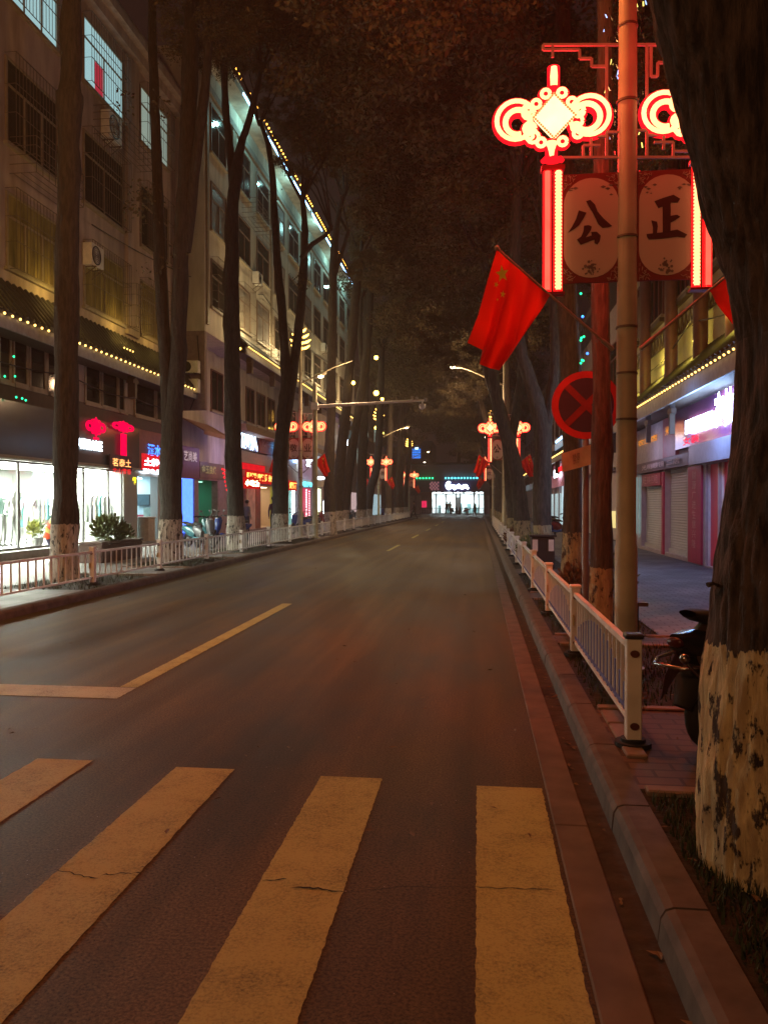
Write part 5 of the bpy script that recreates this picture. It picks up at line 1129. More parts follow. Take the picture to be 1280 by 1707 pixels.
# further right row, seen in slots between the trunks
B5 = thing('shop_building', 'farther right hand shop row with pale doors and a small lit awning', 'building', (XR, 60, .1))
b = MB(); b.box(XR + .15, Yend + .02, 2.9, 16, 92, 9.5); b.build('wall', mat('wall_greybrown', (.3, .25, .25), .85), B5)
y = Yend + .02; k = 0
pal = [(.3, .24, .24), (.45, .4, .4), (.2, .22, .28), (.5, .48, .42), (.35, .2, .2)]
while y < 91:
    w = 3.3; b = MB(); b.box(XR + .1, y, .1, XR + .4, y + .35, 2.9); b.build('pillar', mat('pillar_pinkgrey', (.42, .33, .33), .5), B5)
    lit = k in (0, 4, 7, 10); c = pal[k % 5]
    if lit: shop(B5, XR + .35, 0, 0, 0, 0, 0, c, c, 1) if False else None
    b = MB(); b.box(XR + .3, y + .35, .1, XR + .36, y + w, 2.9); b.build('shop_door', mat('doorlit%d' % k, (.45, .55, .55), .4, emit=.7, ecol=(.7, .9, 1), var=.6, scale=1.5) if lit else mat('doordim%d' % (k % 5), c, .5, var=.3, scale=1.5), B5)
    b = MB(); b.box(XR - .0, y + .05, 3.0, XR + .14, y + w - .05, 4.0); b.build('fascia_panel', mat('fas%d' % (k % 4), [(.35, .05, .1), (.3, .28, .28), (.12, .08, .12), (.4, .3, .3)][k % 4], .4), B5)
    window(B5, XR + .148, y + .7, y + 2.6, 6, 8, -1, m_dglass, cage=False, frame=mat('frame_maroon', (.12, .03, .025), .5))
    y += w; k += 1
eave(B5, XR + .14, XR - .7, Yend + .02, 92, 4.5, 5.3, bulb_step=.5, second=False)
b = MB(); b.box(XR - .6, Yend + .3, 9.5, 16, 92, 9.8); b.build('roof_slab', m_tile, B5)
def glowR(label, pxa, pxb, pya, pyb, X, m, name='light_sign', cat='light sign'):
    ya, yb = sorted((Yof(pxa, X), Yof(pxb, X))); mid = (pxa + pxb) / 2; b = MB(); z0, z1 = zX(mid, pyb, X), zX(mid, pya, X); b.bbox(X - .06, ya, z0, X, yb, z1, .01); b.build(name, m, None, label=label, category=cat)
glowR('cool lit awning window right of the forked tree', 927, 945, 728, 732, XR - .3, g_cool)
glowR('pale blue lit canopy panel under the cool strip right of the forked tree', 926, 945, 734, 745, XR - .28, mat('canopy_lit', (.3, .4, .5), .4, emit=.35, ecol=(.4, .7, 1)))
glowR('small white drop sign on the pink board between two right hand trunks', 924.5, 929.5, 783, 796, XR - .4, g_white)
glowR('red light mark beside the small white drop sign', 932, 937, 778, 786, XR - .4, g_redsign)
glowR('pink sign board behind the small white drop sign', 918, 940, 775, 812, XR - .12, mat('pinkboard', (.5, .2, .25), .5, emit=.15, ecol=(1, .3, .4)), 'sign_board', 'sign board')
glowR('tall lit glass door between two right hand trunks', 919, 936, 823, 872, XR + .22, mat('glass_door_lit', (.4, .5, .5), .3, emit=.45, ecol=(.7, .95, 1), var=.7, scale=3), 'glass_door', 'door')
glowR('warm lit shop window seen between the slim tree and the lamp post', 1021, 1028, 852, 880, XR + .22, mat('shopwin_warm', (.5, .4, .2), .3, emit=.9, ecol=(1, .8, .3), var=.8, scale=5), 'shop_window', 'shop window')
glowR('cyan edge light strip just right of the near lamp post', 1060, 1061.5, 795, 890, XR - .08, glow('edge_cyan', (.4, .9, .9), 1.5), 'light_strip', 'light strip')
Xg = X1 + .35
b = MB()
def cable(label, pts, r=.012):
    P = []
    for A, B_ in zip(pts[:-1], pts[1:]):
        A = Vector(A); B_ = Vector(B_); n = 14; sag = (B_ - A).length * .03
        for k in range(n): u = k / n; P.append(A.lerp(B_, u) - Vector((0, 0, sag * 4 * u * (1 - u))))
    P.append(Vector(pts[-1])); c = MB(); c.tube(P, r, 5); c.build('cable', m_dark, None, label=label, category='cable')
cable('black cable sagging along the near building under its eave', [(X1 + .05, y, 5.35 + .1 * (i % 2)) for i, y in enumerate((6, 12, 17, 22.6, 27.3, 31))], .02)
cable('cable looping down the mauve side wall beside the air conditioners', [(-11.3, YB0 - .05, 8.4), (-11.15, YB0 - .05, 6.6), (-11.6, YB0 - .06, 5.4)], .018)
cable('cables strung over the right hand tiled eave', [(XR - .5, 9, 5.4), (XR - .25, 14.5, 5.3), (XR - .3, 19.5, 5.9), (XR - .1, 25, 5.6)], .015)
cable('long cable crossing from the near building to the pale tall building', [(X1 + .1, 24, 10.4), (X2 + .05, 40, 12.3), (X2 + .05, 62, 12.4)], .018)
# led twinkles hung in the right hand trees
def twinkles(label, pts, g, r=.02):
    b = MB(); w = MB(); P = []
    for px, py, Y in pts: c = atY(px, py, Y); P.append(c); b.ball(c, r, 6, 4)
    t = thing('string_light', label, 'string light', tuple(P[-1])); w.tube(P, .004, 4); w.build('wire', m_dark, t); b.build('bulb', g, t)
Yt = 14.7
twinkles('green fairy lights hanging on the trunk above the round red sign', [(971, 527, Yt), (969, 563, Yt), (973, 561, Yt), (968, 567, Yt), (970, 600, Yt), (968, 605, Yt), (972, 601, Yt), (968, 489, Yt)], g_green, .022)
twinkles('red light garland climbing beside the green shop', [(371 + (k % 3) * 3.2 + k * .5, 782 + k * 2.3, 36.5) for k in range(16)], g_redsign, .06)
twinkles('blue fairy lights among the green ones above the round red sign', [(979, 589, Yt), (971, 527.5, Yt)], g_blue, .025)
twinkles('green bulbs put in for fairy lights reflected beside the mezzanine window of the near building', [(23, 594, 19.5), (8, 627, 19.4), (25, 627, 19.5), (27, 662, 19.5), (37, 664, 19.6), (43, 667, 19.7)], g_green, .03)  # window reflections put in as glowing bulbs
# foil streamers catching light behind the big banners
b = MB(); c2 = MB(); c3 = MB()
for k in range(110):
    px = rnd.choice([1012, 1020, 1028, 1034, 1066, 1070]) + rnd.uniform(-6, 6); py = rnd.uniform(-20, 285); q = atY(px, py, 8.3 + rnd.uniform(-.2, .4)); l = rnd.uniform(.02, .07); dx = rnd.uniform(-.02, .02)
    (b if k % 7 else (c2 if k % 2 else c3)).add([q, q + Vector((.012, .004, 0)), q + Vector((.012 + dx, 0, -l)), q + Vector((dx, .004, -l))], [(0, 1, 2, 3)])
t = thing('foil_garland', 'glittering foil streamers hanging behind the knot lights', 'garland', tuple(atY(1030, 285, 8.4)))
b.build('foil_strip', mat('foil', (.55, .5, .45), .15, 1.0, var=.5, scale=9), t, kind='stuff'); c2.build('lit_strip', glow('foil_yellow', (1, .75, .15), 2.5), t); c3.build('lit_strip', glow('foil_blue', (.35, .5, 1), 2.5), t)
w = MB(); w.bar(atY(1008, -40, 8.4), atY(1075, -40, 8.4), .01); w.bar(atY(1020, -40, 8.4), atY(1020, 285, 8.4), .006); w.bar(atY(1034, -40, 8.4), atY(1034, 285, 8.4), .006); w.build('wire', m_dark, t)

# ---------------------------------------------------------------- block across the end of the street
YEb = 113.0
def xe(px, Y=YEb): return atY(px, 839, Y).x
def ze(py, Y=YEb): return atY(760, py, Y).z
B6 = thing('corner_shop_building', 'low block across the end of the street with a brilliantly lit shop', 'building', (xe(760), YEb, 0))
sheet('pavement_far', -70, 110.5, 70, 140, .1, m_paveL)
b = MB(); b.box(-60, YEb, ze(820), 40, 130, ze(775)); b.box(-60, YEb, .1, xe(719), 130, ze(820)); b.box(xe(808), YEb, .1, 40, 130, ze(820)); b.build('wall', mat('end_wall', (.26, .18, .2), .8, var=.3, scale=.5), B6)
b = MB(); b.box(-60, YEb - 1.2, ze(775), 40, 131, ze(771.5)); b.build('roof', m_tile, B6)
xa, xb = xe(719.2), xe(807.8)
b = MB(); b.add([(xa, YEb, .2), (xb, YEb, .2), (xb, YEb, ze(820)), (xa, YEb, ze(820)), (xa, YEb + 5, .2), (xb, YEb + 5, .2), (xb, YEb + 5, ze(820)), (xa, YEb + 5, ze(820))], [(4, 5, 6, 7), (0, 1, 5, 4), (3, 2, 6, 7), (1, 2, 6, 5), (0, 4, 7, 3)]); b.build('shop_interior', mat('int_white', (.8, .8, .8), .7), B6)
b = MB()
for k in range(5): x = xa + (xb - xa) * (k + .5) / 5; b.box(x - .5, YEb + .5, ze(820) - .1, x + .5, YEb + 4, ze(820) - .05)
b.build('ceiling_light', glow('ceil_end', (.8, .97, 1), 18), B6)
b = MB()
for px in (719.5, 727, 743, 760, 767, 790, 798, 807): x = xe(px); b.box(x - .08, YEb - .06, .1, x + .08, YEb + .1, ze(820))
b.build('shop_front_frame', m_grey, B6)
b = MB(); x = xe(763); b.box(x - .35, YEb + 1, .2, x + .35, YEb + 1.5, ze(829)); b.build('interior_pillar', m_grey, B6)
b = MB()
for k in range(16): x = rnd.uniform(xa + .3, xb - .3); h = rnd.uniform(.5, 1.5); b.box(x, YEb + 2.5, .2, x + rnd.uniform(.2, .7), YEb + 3, .2 + h)
b.build('goods_rack', mat('rack_mix', (.2, .35, .35), .6, var=.6, scale=2), B6)
b = MB(); b.box(xe(693), YEb - .12, ze(820), xe(800), YEb - .003, ze(801)); b.build('sign_board', mat('board_deep', (.05, .045, .14), .4), B6)
t = thing('shop_sign', 'glowing white cursive sign over the brilliantly lit shop at the street end', 'shop sign', (xe(765), YEb - .2, ze(815)))
tb = MB(); P = []
x = xe(746)
for k in range(61): u = k / 60; P.append((xe(750) + u * (xe(780.5) - xe(750)), YEb - .22, ze(811.5) + .28 * math.sin(u * 44) * (1 - .25 * u) + .1 * math.sin(u * 17)))
tb.tube(P, .13, 6); tb.tube([(xe(748) + .28 * math.cos(a), YEb - .22, ze(809.5) + .45 * math.sin(a)) for a in np.linspace(.9, 5.6, 12)], .17, 6); tb.build('lettering', g_white, t)
t = thing('bulb_row', 'row of green and blue bulbs above the end shop', 'string light', (xe(745), YEb - .4, ze(797)))
for g, rg in ((g_green, (695, 723)), (g_cyan, (743, 798))):
    b = MB(); px = rg[0]
    while px < rg[1]: b.ball((xe(px), YEb - .4, ze(797)), .13, 6, 4); px += 5.2
    b.build('bulb', g, t)
b = MB()   # checker board panel
for i in range(6):
    for j in range(5):
        if (i + j) % 2: b.box(xe(716) + i * .22, YEb - .18, ze(817) + j * .24, xe(716) + i * .22 + .22, YEb - .13, ze(817) + j * .24 + .24)
b.build('checker_panel', mat('checker_pink', (.6, .3, .35), .5, emit=.3, ecol=(1, .4, .5)), B6)
b = MB(); b.box(xe(703), YEb - .1, ze(846), xe(711), YEb - .003, ze(835)); b.build('red_light_box', glow('redbox2', (1, .02, .12), .9), B6)
b = MB()
for px, pw in ((682, 9), (694, 8), (812, 6)): b.box(xe(px), YEb - .08, .1, xe(px + pw), YEb - .003, ze(826))
b.build('shutter', mat('shutter_rose', (.4, .3, .3), .6), B6)
b = MB(); b.ball((xe(708), YEb - .5, ze(772.5)), .22, 8, 6); b.ball((xe(776), YEb - .5, ze(770)), .12, 8, 6); b.build('roof_lamp', glow('roof_lamp', (1, .9, .7), 8), B6)
# blue lit tower behind
t = thing('background_building', 'dim building with a blue lit window patch behind the end block', 'building', (xe(694, 150), 150, .1))
b = MB(); b.box(xe(640, 150), 150, .1, xe(720, 150), 165, atY(700, 735, 150).z); b.build('wall', mat('wall_night', (.1, .1, .12), .9), t)
b = MB()
for i in range(4):
    for j in range(4): x0 = xe(687 + i * 3.6, 150); z0 = atY(690, 764 - j * 4.2, 150).z; b.box(x0, 149.9, z0, x0 + .36, 149.99, z0 + .38)
b.build('window', glow('blue_windows', (.03, .25, 1), 1.2), t)
b = MB(); b.box(xe(645, 150), 149.8, atY(648, 750, 150).z, xe(652, 150), 149.98, atY(648, 746, 150).z); b.box(xe(692, 150), 149.8, atY(690, 749, 150).z, xe(697, 150), 149.98, atY(690, 746, 150).z); b.build('roof_lamp', glow('roof_blue', (.35, .65, 1), 6), t)
# low railing before the end shop
t = thing('railing', 'dark low railing on the far side of the crossing before the lit shop', 'railing', (xe(760, 111), 111, .1)); b = MB()
x = xe(700, 111)
while x < xe(806, 111): b.box(x - .02, 110.98, .1, x + .02, 111.02, .95); x += .35
b.box(xe(700, 111), 110.97, .9, xe(806, 111), 111.03, .96); b.box(xe(700, 111), 110.97, .2, xe(806, 111), 111.03, .25); b.build('bars', m_dark, t)

# ---------------------------------------------------------------- scooters
def make_scooter(label, body, cover=None):
    """local coords: front towards -x, origin between the wheels on the ground"""
    t = thing('scooter', label, 'scooter', (0, 0, 0), 'parked scooters')
    for nm, x in (('front_wheel', -.62), ('rear_wheel', .60)):
        w = MB(); w.tube([(x + .195 * math.cos(a), 0, .24 + .195 * math.sin(a)) for a in np.linspace(0, 2 * PI, 25)[:-1]], .05, 8, closed=True); wh = w.build(nm, m_tyre, t)
        w = MB(); w.tube([(x, -.06, .24), (x, .06, .24)], .05, 10)
        for k in range(5): a = 2 * PI * k / 5; w.bar((x, 0, .24), (x + .16 * math.cos(a), 0, .24 + .16 * math.sin(a)), .03, .03)
        w.build('rim', m_grey, wh)
    b = MB()
    prof = [(-.46, .62, .0), (-.42, .98, .05), (-.36, .95, .05), (-.30, .45, .14), (-.15, .32, .15), (.1, .32, .15), (.22, .5, .14), (.35, .62, .15), (.75, .68, .12), (.9, .72, .06)]
    # leg shield and floor
    for sgn in (1,):
        b.prism([(-.50, -.17, .45), (-.44, -.13, .95), (-.40, -.13, .95), (-.36, -.17, .40)], (0, .0, 0)) if False else None
    def loft(secs, n=12):
        vs = []
        for (x, zc, hw, hh) in secs:
            for k in range(n): a = 2 * PI * k / n; vs.append((x, math.copysign(abs(math.cos(a)) ** .7, math.cos(a)) * hw, zc + math.copysign(abs(math.sin(a)) ** .7, math.sin(a)) * hh))
        fs = [(i * n + k, (i + 1) * n + k, (i + 1) * n + (k + 1) % n, i * n + (k + 1) % n) for i in range(len(secs) - 1) for k in range(n)]
        b.add(vs, fs, True); b.add(vs[:n], [tuple(range(n))]); b.add(vs[-n:], [tuple(reversed(range(n)))])
    loft([(-.30, .36, .15, .06), (-.1, .31, .15, .05), (.12, .31, .15, .05)])
    loft([(.1, .42, .10, .14), (.25, .5, .15, .2), (.5, .56, .16, .17), (.8, .64, .12, .1), (.95, .68, .05, .05)])
    b.tube([(-.56, 0, .36), (-.50, 0, .6), (-.44, 0, .9), (-.42, 0, 1.0)], [.05, .13, .14, .08], 12); b.build('body', body, t)
    b = MB(); b.tube([(-.36 - .3, 0, .46), (-.60, 0, .49), (-.45, 0, .46)], [.04, .08, .03], 10); b.bar((-.62, -.07, .24), (-.5, -.06, .62), .03); b.bar((-.62, .07, .24), (-.5, .06, .62), .03); b.build('front_fork', m_dark, t)
    b = MB()
    n = 12; vs = []
    for (x, zc, hw, hh) in [(.1, .72, .1, .03), (.25, .76, .14, .05), (.5, .77, .15, .05), (.75, .82, .12, .04), (.85, .84, .06, .02)]:
        for k in range(n): a = 2 * PI * k / n; vs.append((x, math.cos(a) * hw, zc + math.sin(a) * hh))
    b.add(vs, [(i * n + k, (i + 1) * n + k, (i + 1) * n + (k + 1) % n, i * n + (k + 1) % n) for i in range(4) for k in range(n)], True); b.build('seat', m_tyre, t)
    b = MB(); b.tube([(-.34, -.36, 1.03), (-.40, -.18, 1.06), (-.42, 0, 1.0), (-.40, .18, 1.06), (-.34, .36, 1.03)], .017, 8); b.tube([(-.32, -.38, 1.03), (-.36, -.26, 1.05)], .025, 8); b.tube([(-.32, .38, 1.03), (-.36, .26, 1.05)], .025, 8); b.build('handlebar', m_dark, t)
    for s in (-1, 1):
        b = MB(); b.tube([(-.40, s * .2, 1.06), (-.44, s * .26, 1.18), (-.42, s * .29, 1.2)], .007, 6); b.ball((-.42, s * .3, 1.22), .05, 8, 6, (.35, 1.2, .8)); b.build('mirror', m_grey, t)
    b = MB(); b.ball((-.52, 0, .93), .07, 10, 8, (.6, 1.1, .9)); b.build('headlight', mat('headlight_glass', (.5, .5, .5), .15), t)
    b = MB(); b.ball((.96, 0, .68), .04, 8, 6, (.5, 1.5, .8)); b.build('tail_light', mat('tail_red', (.06, .004, .004), .3), t)
    if cover:
        b = MB(); vs = []; xs = [-.52, -.42, -.25, 0, .3, .6, .86]; zt = [1.0, 1.12, 1.1, 1.0, .96, .84, .66]; hw = [.2, .36, .3, .24, .24, .22, .18]
        n = 9
        for x, z, w in zip(xs, zt, hw):
            for k in range(n): u = (k / (n - 1)) * 2 - 1; vs.append((x + .02 * math.sin(k * 2.3 + x * 7), u * w * (1 + .06 * math.sin(k * 3)), z - .36 * abs(u) ** 2.2 + .015 * math.sin(k * 2 + x * 11)))
        b.add(vs, [(i * n + k, i * n + k + 1, (i + 1) * n + k + 1, (i + 1) * n + k) for i in range(len(xs) - 1) for k in range(n - 1)], True); b.build('rain_cover', cover, t)
    return t
m_sc = [mat('paint_black', (.012, .012, .014), .25, var=.1), mat('paint_teal', (.03, .13, .16), .25), mat('paint_wine', (.2, .02, .03), .3), mat('paint_blue', (.03, .06, .25), .25), mat('paint_silver', (.13, .13, .14), .3)]
sc0 = make_scooter('dark scooter under a brown rain cover behind the big peeling tree', m_sc[0], mat('rain_cover', (.06, .033, .018), .45, var=.4, bump=.3))
sc0.location = (1.87, 5.34, .12); sc0.rotation_euler = (0, 0, PI + .68)
b = MB(); b.tube([(.62, .16, .60), (.9, .17, .56), (1.02, .1, .55), (1.02, -.1, .55), (.9, -.17, .56), (.62, -.16, .60)], .011, 8); b.tube([(.7, .2, .42), (.98, .2, .50), (1.06, .12, .62)], .010, 8); b.ball((1.06, .14, .62), .03, 8, 6)
rk = b.build('luggage_rack', mat('chrome', (.3, .3, .3), .25, 1.0), origin=(0, 0, 0)); rk.parent = sc0
b = MB(); b.tube([(.35, 0, .50), (.6, 0, .53), (.84, 0, .42), (.9, 0, .30)], [.06, .09, .085, .05], 10)
rk = b.build('mudguard', m_tyre, origin=(0, 0, 0)); rk.parent = sc0
scp = [make_scooter('x', m) for m in m_sc[1:]]
places = [((330, -9.3), 0, 'teal scooter parked before the blue light curtain', 2.5), ((341, -8.9), 3, 'silver scooter parked before the green shop, beside the teal one', 2.3), ((372, -9.2), 1, 'wine red scooter parked left of the high forking tree', .6), ((382, -8.9), 2, 'blue scooter tucked against the high forking tree', .9),
          ((500, -8.6), 2, 'blue scooter parked under the wide oval lamp', 1.2), ((513, -8.8), 3, 'silver scooter parked left of the gantry mast', 1.0), ((540, -8.7), 1, 'wine red scooter parked right of the gantry mast', 1.4), ((575, -9.0), 0, 'teal scooter parked beyond the reddish leaning tree', 1.2), ((590, -8.8), 3, 'silver scooter at the foot of the thick straight tree', 1.5), ((640, -9.2), 2, 'blue scooter far down the left pavement', 1.4),
          ((925, 3.2), 2, 'blue scooter parked right of the forked right hand tree', 2.8), ((940, 3.6), 1, 'wine red scooter behind the dark utility cabinet', 2.6), ((934, 4.3), 3, 'silver scooter by the shop doors on the right', 2.9)]
used = set()
for (px, X), ci, lab, rz in places:
    y = Yof(px, X); s = scp[ci]
    if ci in used: s = copy_tree(s)
    used.add(ci); s.location = (X, y, .12); s.rotation_euler = (0, 0, rz); s['label'] = lab
s = scp[0]; e = copy_tree(s); e.location = (xe(757, 109), 109.3, .1); e['label'] = 'scooter parked before the lit shop at the street end'
e = copy_tree(scp[1]); e.location = (xe(772, 109), 109.4, .1); e.rotation_euler = (0, 0, .4); e['label'] = 'second scooter before the lit shop, right of the interior pillar'

# ---------------------------------------------------------------- people
def person(label, loc, rz, pose, shirt, pants, skin=(.35, .2, .14), hair=(.02, .015, .012), vest=None, scale=1.0, shoes=(.02, .02, .02), headless=False, group=None, name='person', cat='person'):
    """front faces local -y; pose: dict of joints (metres)"""
    J = dict(pelvis=(0, 0, .93), spine=(0, 0, 1.15), chest=(0, 0, 1.34), neck=(0, 0, 1.47), head0=(0, -.01, 1.55), head=(0, -.015, 1.66),
             shL=(-.17, 0, 1.40), elL=(-.23, .02, 1.13), wrL=(-.25, -.03, .88), haL=(-.25, -.05, .79), shR=(.17, 0, 1.40), elR=(.23, .02, 1.13), wrR=(.25, -.03, .88), haR=(.25, -.05, .79),
             hpL=(-.09, 0, .88), knL=(-.1, -.02, .48), anL=(-.1, 0, .09), toL=(-.11, -.14, .035), hpR=(.09, 0, .88), knR=(.1, -.02, .48), anR=(.1, 0, .09), toR=(.11, -.14, .035))
    J.update(pose)
    rad = dict(pelvis=.13, spine=.125, chest=.145, neck=.055, head0=.07, head=.095, shL=.06, elL=.042, wrL=.03, haL=.032, shR=.06, elR=.042, wrR=.03, haR=.032, hpL=.085, knL=.058, anL=.042, toL=.035, hpR=.085, knR=.058, anR=.042, toR=.035)
    E = [('pelvis', 'spine'), ('spine', 'chest'), ('chest', 'neck'), ('neck', 'head0'), ('head0', 'head'), ('chest', 'shL'), ('shL', 'elL'), ('elL', 'wrL'), ('wrL', 'haL'), ('chest', 'shR'), ('shR', 'elR'), ('elR', 'wrR'), ('wrR', 'haR'), ('pelvis', 'hpL'), ('hpL', 'knL'), ('knL', 'anL'), ('anL', 'toL'), ('pelvis', 'hpR'), ('hpR', 'knR'), ('knR', 'anR'), ('anR', 'toR')]
    nm = list(J); ix = {n: i for i, n in enumerate(nm)}
    me = bpy.data.meshes.new('s'); me.from_pydata([J[n] for n in nm], [(ix[a], ix[b_]) for a, b_ in E], []); ob = bpy.data.objects.new('s', me); col.objects.link(ob)
    ob.modifiers.new('k', 'SKIN'); sv = me.skin_vertices[0].data
    for n in nm: sv[ix[n]].radius = (rad[n], rad[n] * (.8 if n in ('chest', 'spine', 'pelvis') else 1)); sv[ix[n]].use_root = n == 'pelvis'
    ob.modifiers.new('u', 'SUBSURF').levels = 2
    dg = bpy.context.evaluated_depsgraph_get(); dg.update(); m2 = bpy.data.meshes.new_from_object(ob.evaluated_get(dg)); bpy.data.objects.remove(ob)
    seg = [(a, b_) for a, b_ in E]
    def kind(a, b_):
        if 'head' in b_ or b_ == 'neck' or a == 'head0': return 1
        if b_[:2] in ('wr', 'ha'): return 1 if b_[:2] == 'ha' else 0
        if b_[:2] == 'to': return 3
        if b_[:2] in ('hp', 'kn', 'an'): return 2
        return 0
    for m in (mat('cloth%s' % str(shirt), shirt, .8), mat('skin%s' % str(skin), skin, .6), mat('cloth%s' % str(pants), pants, .8), mat('shoe', shoes, .6)): m2.materials.append(m)
    for p in m2.polygons:
        c = p.center; best = None
        for a, b_ in seg:
            A, Bv = Vector(J[a]), Vector(J[b_]); d = Bv - A; u = max(0, min(1, (c - A).dot(d) / d.length_squared)); ds = (c - (A + d * u)).length - .5 * (rad[a] * (1 - u) + rad[b_] * u)
            if best is None or ds < best[0]: best = (ds, kind(a, b_))
        p.material_index = best[1]; p.use_smooth = True
    t = thing(name, label, cat, loc, group); t.rotation_euler = (0, 0, rz); t.scale = (scale,) * 3
    bo = bpy.data.objects.new('body', m2); col.objects.link(bo); bo.parent = t
    o0 = Vector(t['_o']); H = Vector(J['head'])
    if hair is not None:
        b = MB(); b.ball(o0 + H + Vector((0, .018, .03)), .108, 12, 8, (.95, 1, .95)); b.build('hair', mat('hair%s' % str(hair), hair, .7), t)
        b = MB(); b.ball(o0 + H + Vector((0, -.1, -.02)), .016, 6, 5, (1, 1.2, 1.4)); 
        for s in (-1, 1): b.ball(o0 + H + Vector((s * .035, -.09, .015)), .012, 6, 4); b.ball(o0 + H + Vector((s * .095, 0, -.01)), .025, 6, 4, (.4, .8, 1.2))
        b.build('face', mat('skin%s' % str(skin), skin, .6), t)
    if vest:
        b = MB(); ch, sp, pe = (Vector(J[k]) for k in ('chest', 'spine', 'pelvis')); n = 16
        P = [pe + (pe - sp) * .15, pe.lerp(sp, .5), sp, sp.lerp(ch, .55), ch, ch + (ch - sp) * .45]; R = [.17, .165, .17, .18, .185, .12]
        for i in range(len(P) - 1):
            b.cur = 1 if i in (1, 3) else 0; b.tube([o0 + P[i], o0 + P[i + 1]], [R[i], R[i + 1]], n, cap=False)
        b.build('safety_vest', [mat('vest_orange', (.75, .09, .02), .6, var=.1), mat('vest_band', (.6, .6, .15), .5)], t)
    return t
# street cleaner in an orange vest bending behind the nearest left tree
person('street cleaner in an orange safety vest half hidden by the nearest left tree', (atY(91, 900, 17.0).x, 17.0, .12), 1.3,
       dict(pelvis=(0, .1, .72), spine=(0, .02, .92), chest=(0, -.12, 1.08), neck=(0, -.24, 1.16), head0=(0, -.3, 1.2), head=(0, -.38, 1.26), shL=(-.17, -.14, 1.08), elL=(-.24, -.2, .82), wrL=(-.2, -.34, .62), haL=(-.2, -.4, .56), shR=(.17, -.14, 1.08), elR=(.24, -.2, .82), wrR=(.2, -.34, .62), haR=(.2, -.4, .56),
            hpL=(-.09, .1, .68), knL=(-.11, -.14, .42), anL=(-.1, .05, .09), toL=(-.11, -.1, .035), hpR=(.09, .1, .68), knR=(.11, -.14, .42), anR=(.1, .05, .09), toR=(.11, -.1, .035)), (.75, .09, .02), (.03, .04, .1), vest=True)
walk = dict(knL=(-.1, -.2, .50), anL=(-.1, -.34, .12), toL=(-.1, -.48, .08), knR=(.1, .1, .48), anR=(.1, .34, .13), toR=(.1, .24, .04), elL=(-.22, .12, 1.14), wrL=(-.23, .18, .9), haL=(-.23, .18, .82), elR=(.22, -.08, 1.14), wrR=(.22, -.24, .95), haR=(.22, -.3, .88))
person('dark figure striding across the road far away', (atY(690, 864, 79).x, 79, .0), -1.35, walk, (.03, .02, .025), (.02, .02, .025), scale=1.03)
person('dark clothed person standing behind the V shaped tree by the snack shop', (atY(456, 870, 34.5).x, 34.5, .12), .8, {}, (.06, .015, .06), (.02, .02, .03))
person('person in pale shirt standing before the lit end shop', (xe(750, 109), 108.8, .1), .4, walk, (.5, .5, .5), (.1, .1, .12))
person('dark dressed person at the left part of the lit end shop', (xe(745.5, 109), 109.2, .1), 0, {}, (.03, .03, .04), (.02, .02, .03))
person('person with dark hair sitting low behind the left fence by the snack shop', (atY(424, 880, 33).x - 1.2, 36, .12), 2.6, {}, (.25, .2, .18), (.05, .05, .06), scale=.92)
# shop dummies in the window
for i, (px, X, lab) in enumerate([(3, -13.3, 'white shop dummy at the left edge of the bright shop window'), (22, -13.0, 'white dressed shop dummy in the middle of the bright window'), (48, -13.4, 'white shop dummy at the right of the bright window')]):
    person(lab, (X, Yof(px, X), .35), 1.6 - i * .3, dict(haL=(-.3, -.1, .95), wrL=(-.32, -.02, 1.0)), [(.12, .2, .18), (.8, .8, .78), (.75, .6, .7)][i], (.7, .72, .7), skin=(.8, .8, .78), hair=None, scale=.98, shoes=(.4, .4, .4), group='shop dummies in the bright window', name='shop_dummy', cat='dummy')
# ---------------------------------------------------------------- plants, box, cabinet
def leafy(t, c, r, n, size, m, name='foliage', up=.6):
    b = MB(); c = Vector(c)
    for k in range(n):
        d = Vector((rnd.gauss(0, 1), rnd.gauss(0, 1), rnd.gauss(0, 1))).normalized() * rnd.uniform(.2, 1) ** .5; p = c + Vector((d.x * r[0], d.y * r[1], d.z * r[2]))
        u = (d + Vector((0, 0, up)) + Vector((rnd.gauss(0, .3), rnd.gauss(0, .3), 0))).normalized() * size * rnd.uniform(.6, 1.3); w = u.cross(Vector((rnd.gauss(0, 1), rnd.gauss(0, 1), rnd.gauss(0, 1)))).normalized() * size * .2
        b.add([p, p + u * .5 + w, p + u, p + u * .5 - w], [(0, 1, 2, 3)])
    return b.build(name, m, t)
m_plant = mat('plant_leaf', (.13, .16, .05), .55, c2=(.06, .09, .03))
X = -9.5; ya, yb = Yof(150, X), Yof(219, X); yc = (ya + yb) / 2
t = thing('planter_box', 'dark wooden planter with a bushy plant before the clothes shop door', 'planter', (X, yc, .12))
b = MB(); b.bbox(X - .3, ya, .12, X + .3, yb, .58, .015); b.box(X - .33, ya - .03, .585, X + .33, yb + .03, .64)
for k in range(5): b.box(X + .302, ya, .16 + k * .085, X + .315, yb, .225 + k * .085)
b.build('box', mat('box_wood', (.09, .05, .035), .6), t); leafy(t, (X, Yof(183, X), .92), (.35, .62, .3), 900, .16, m_plant); leafy(t, (X, Yof(207, X), .8), (.2, .25, .22), 250, .12, m_plant)
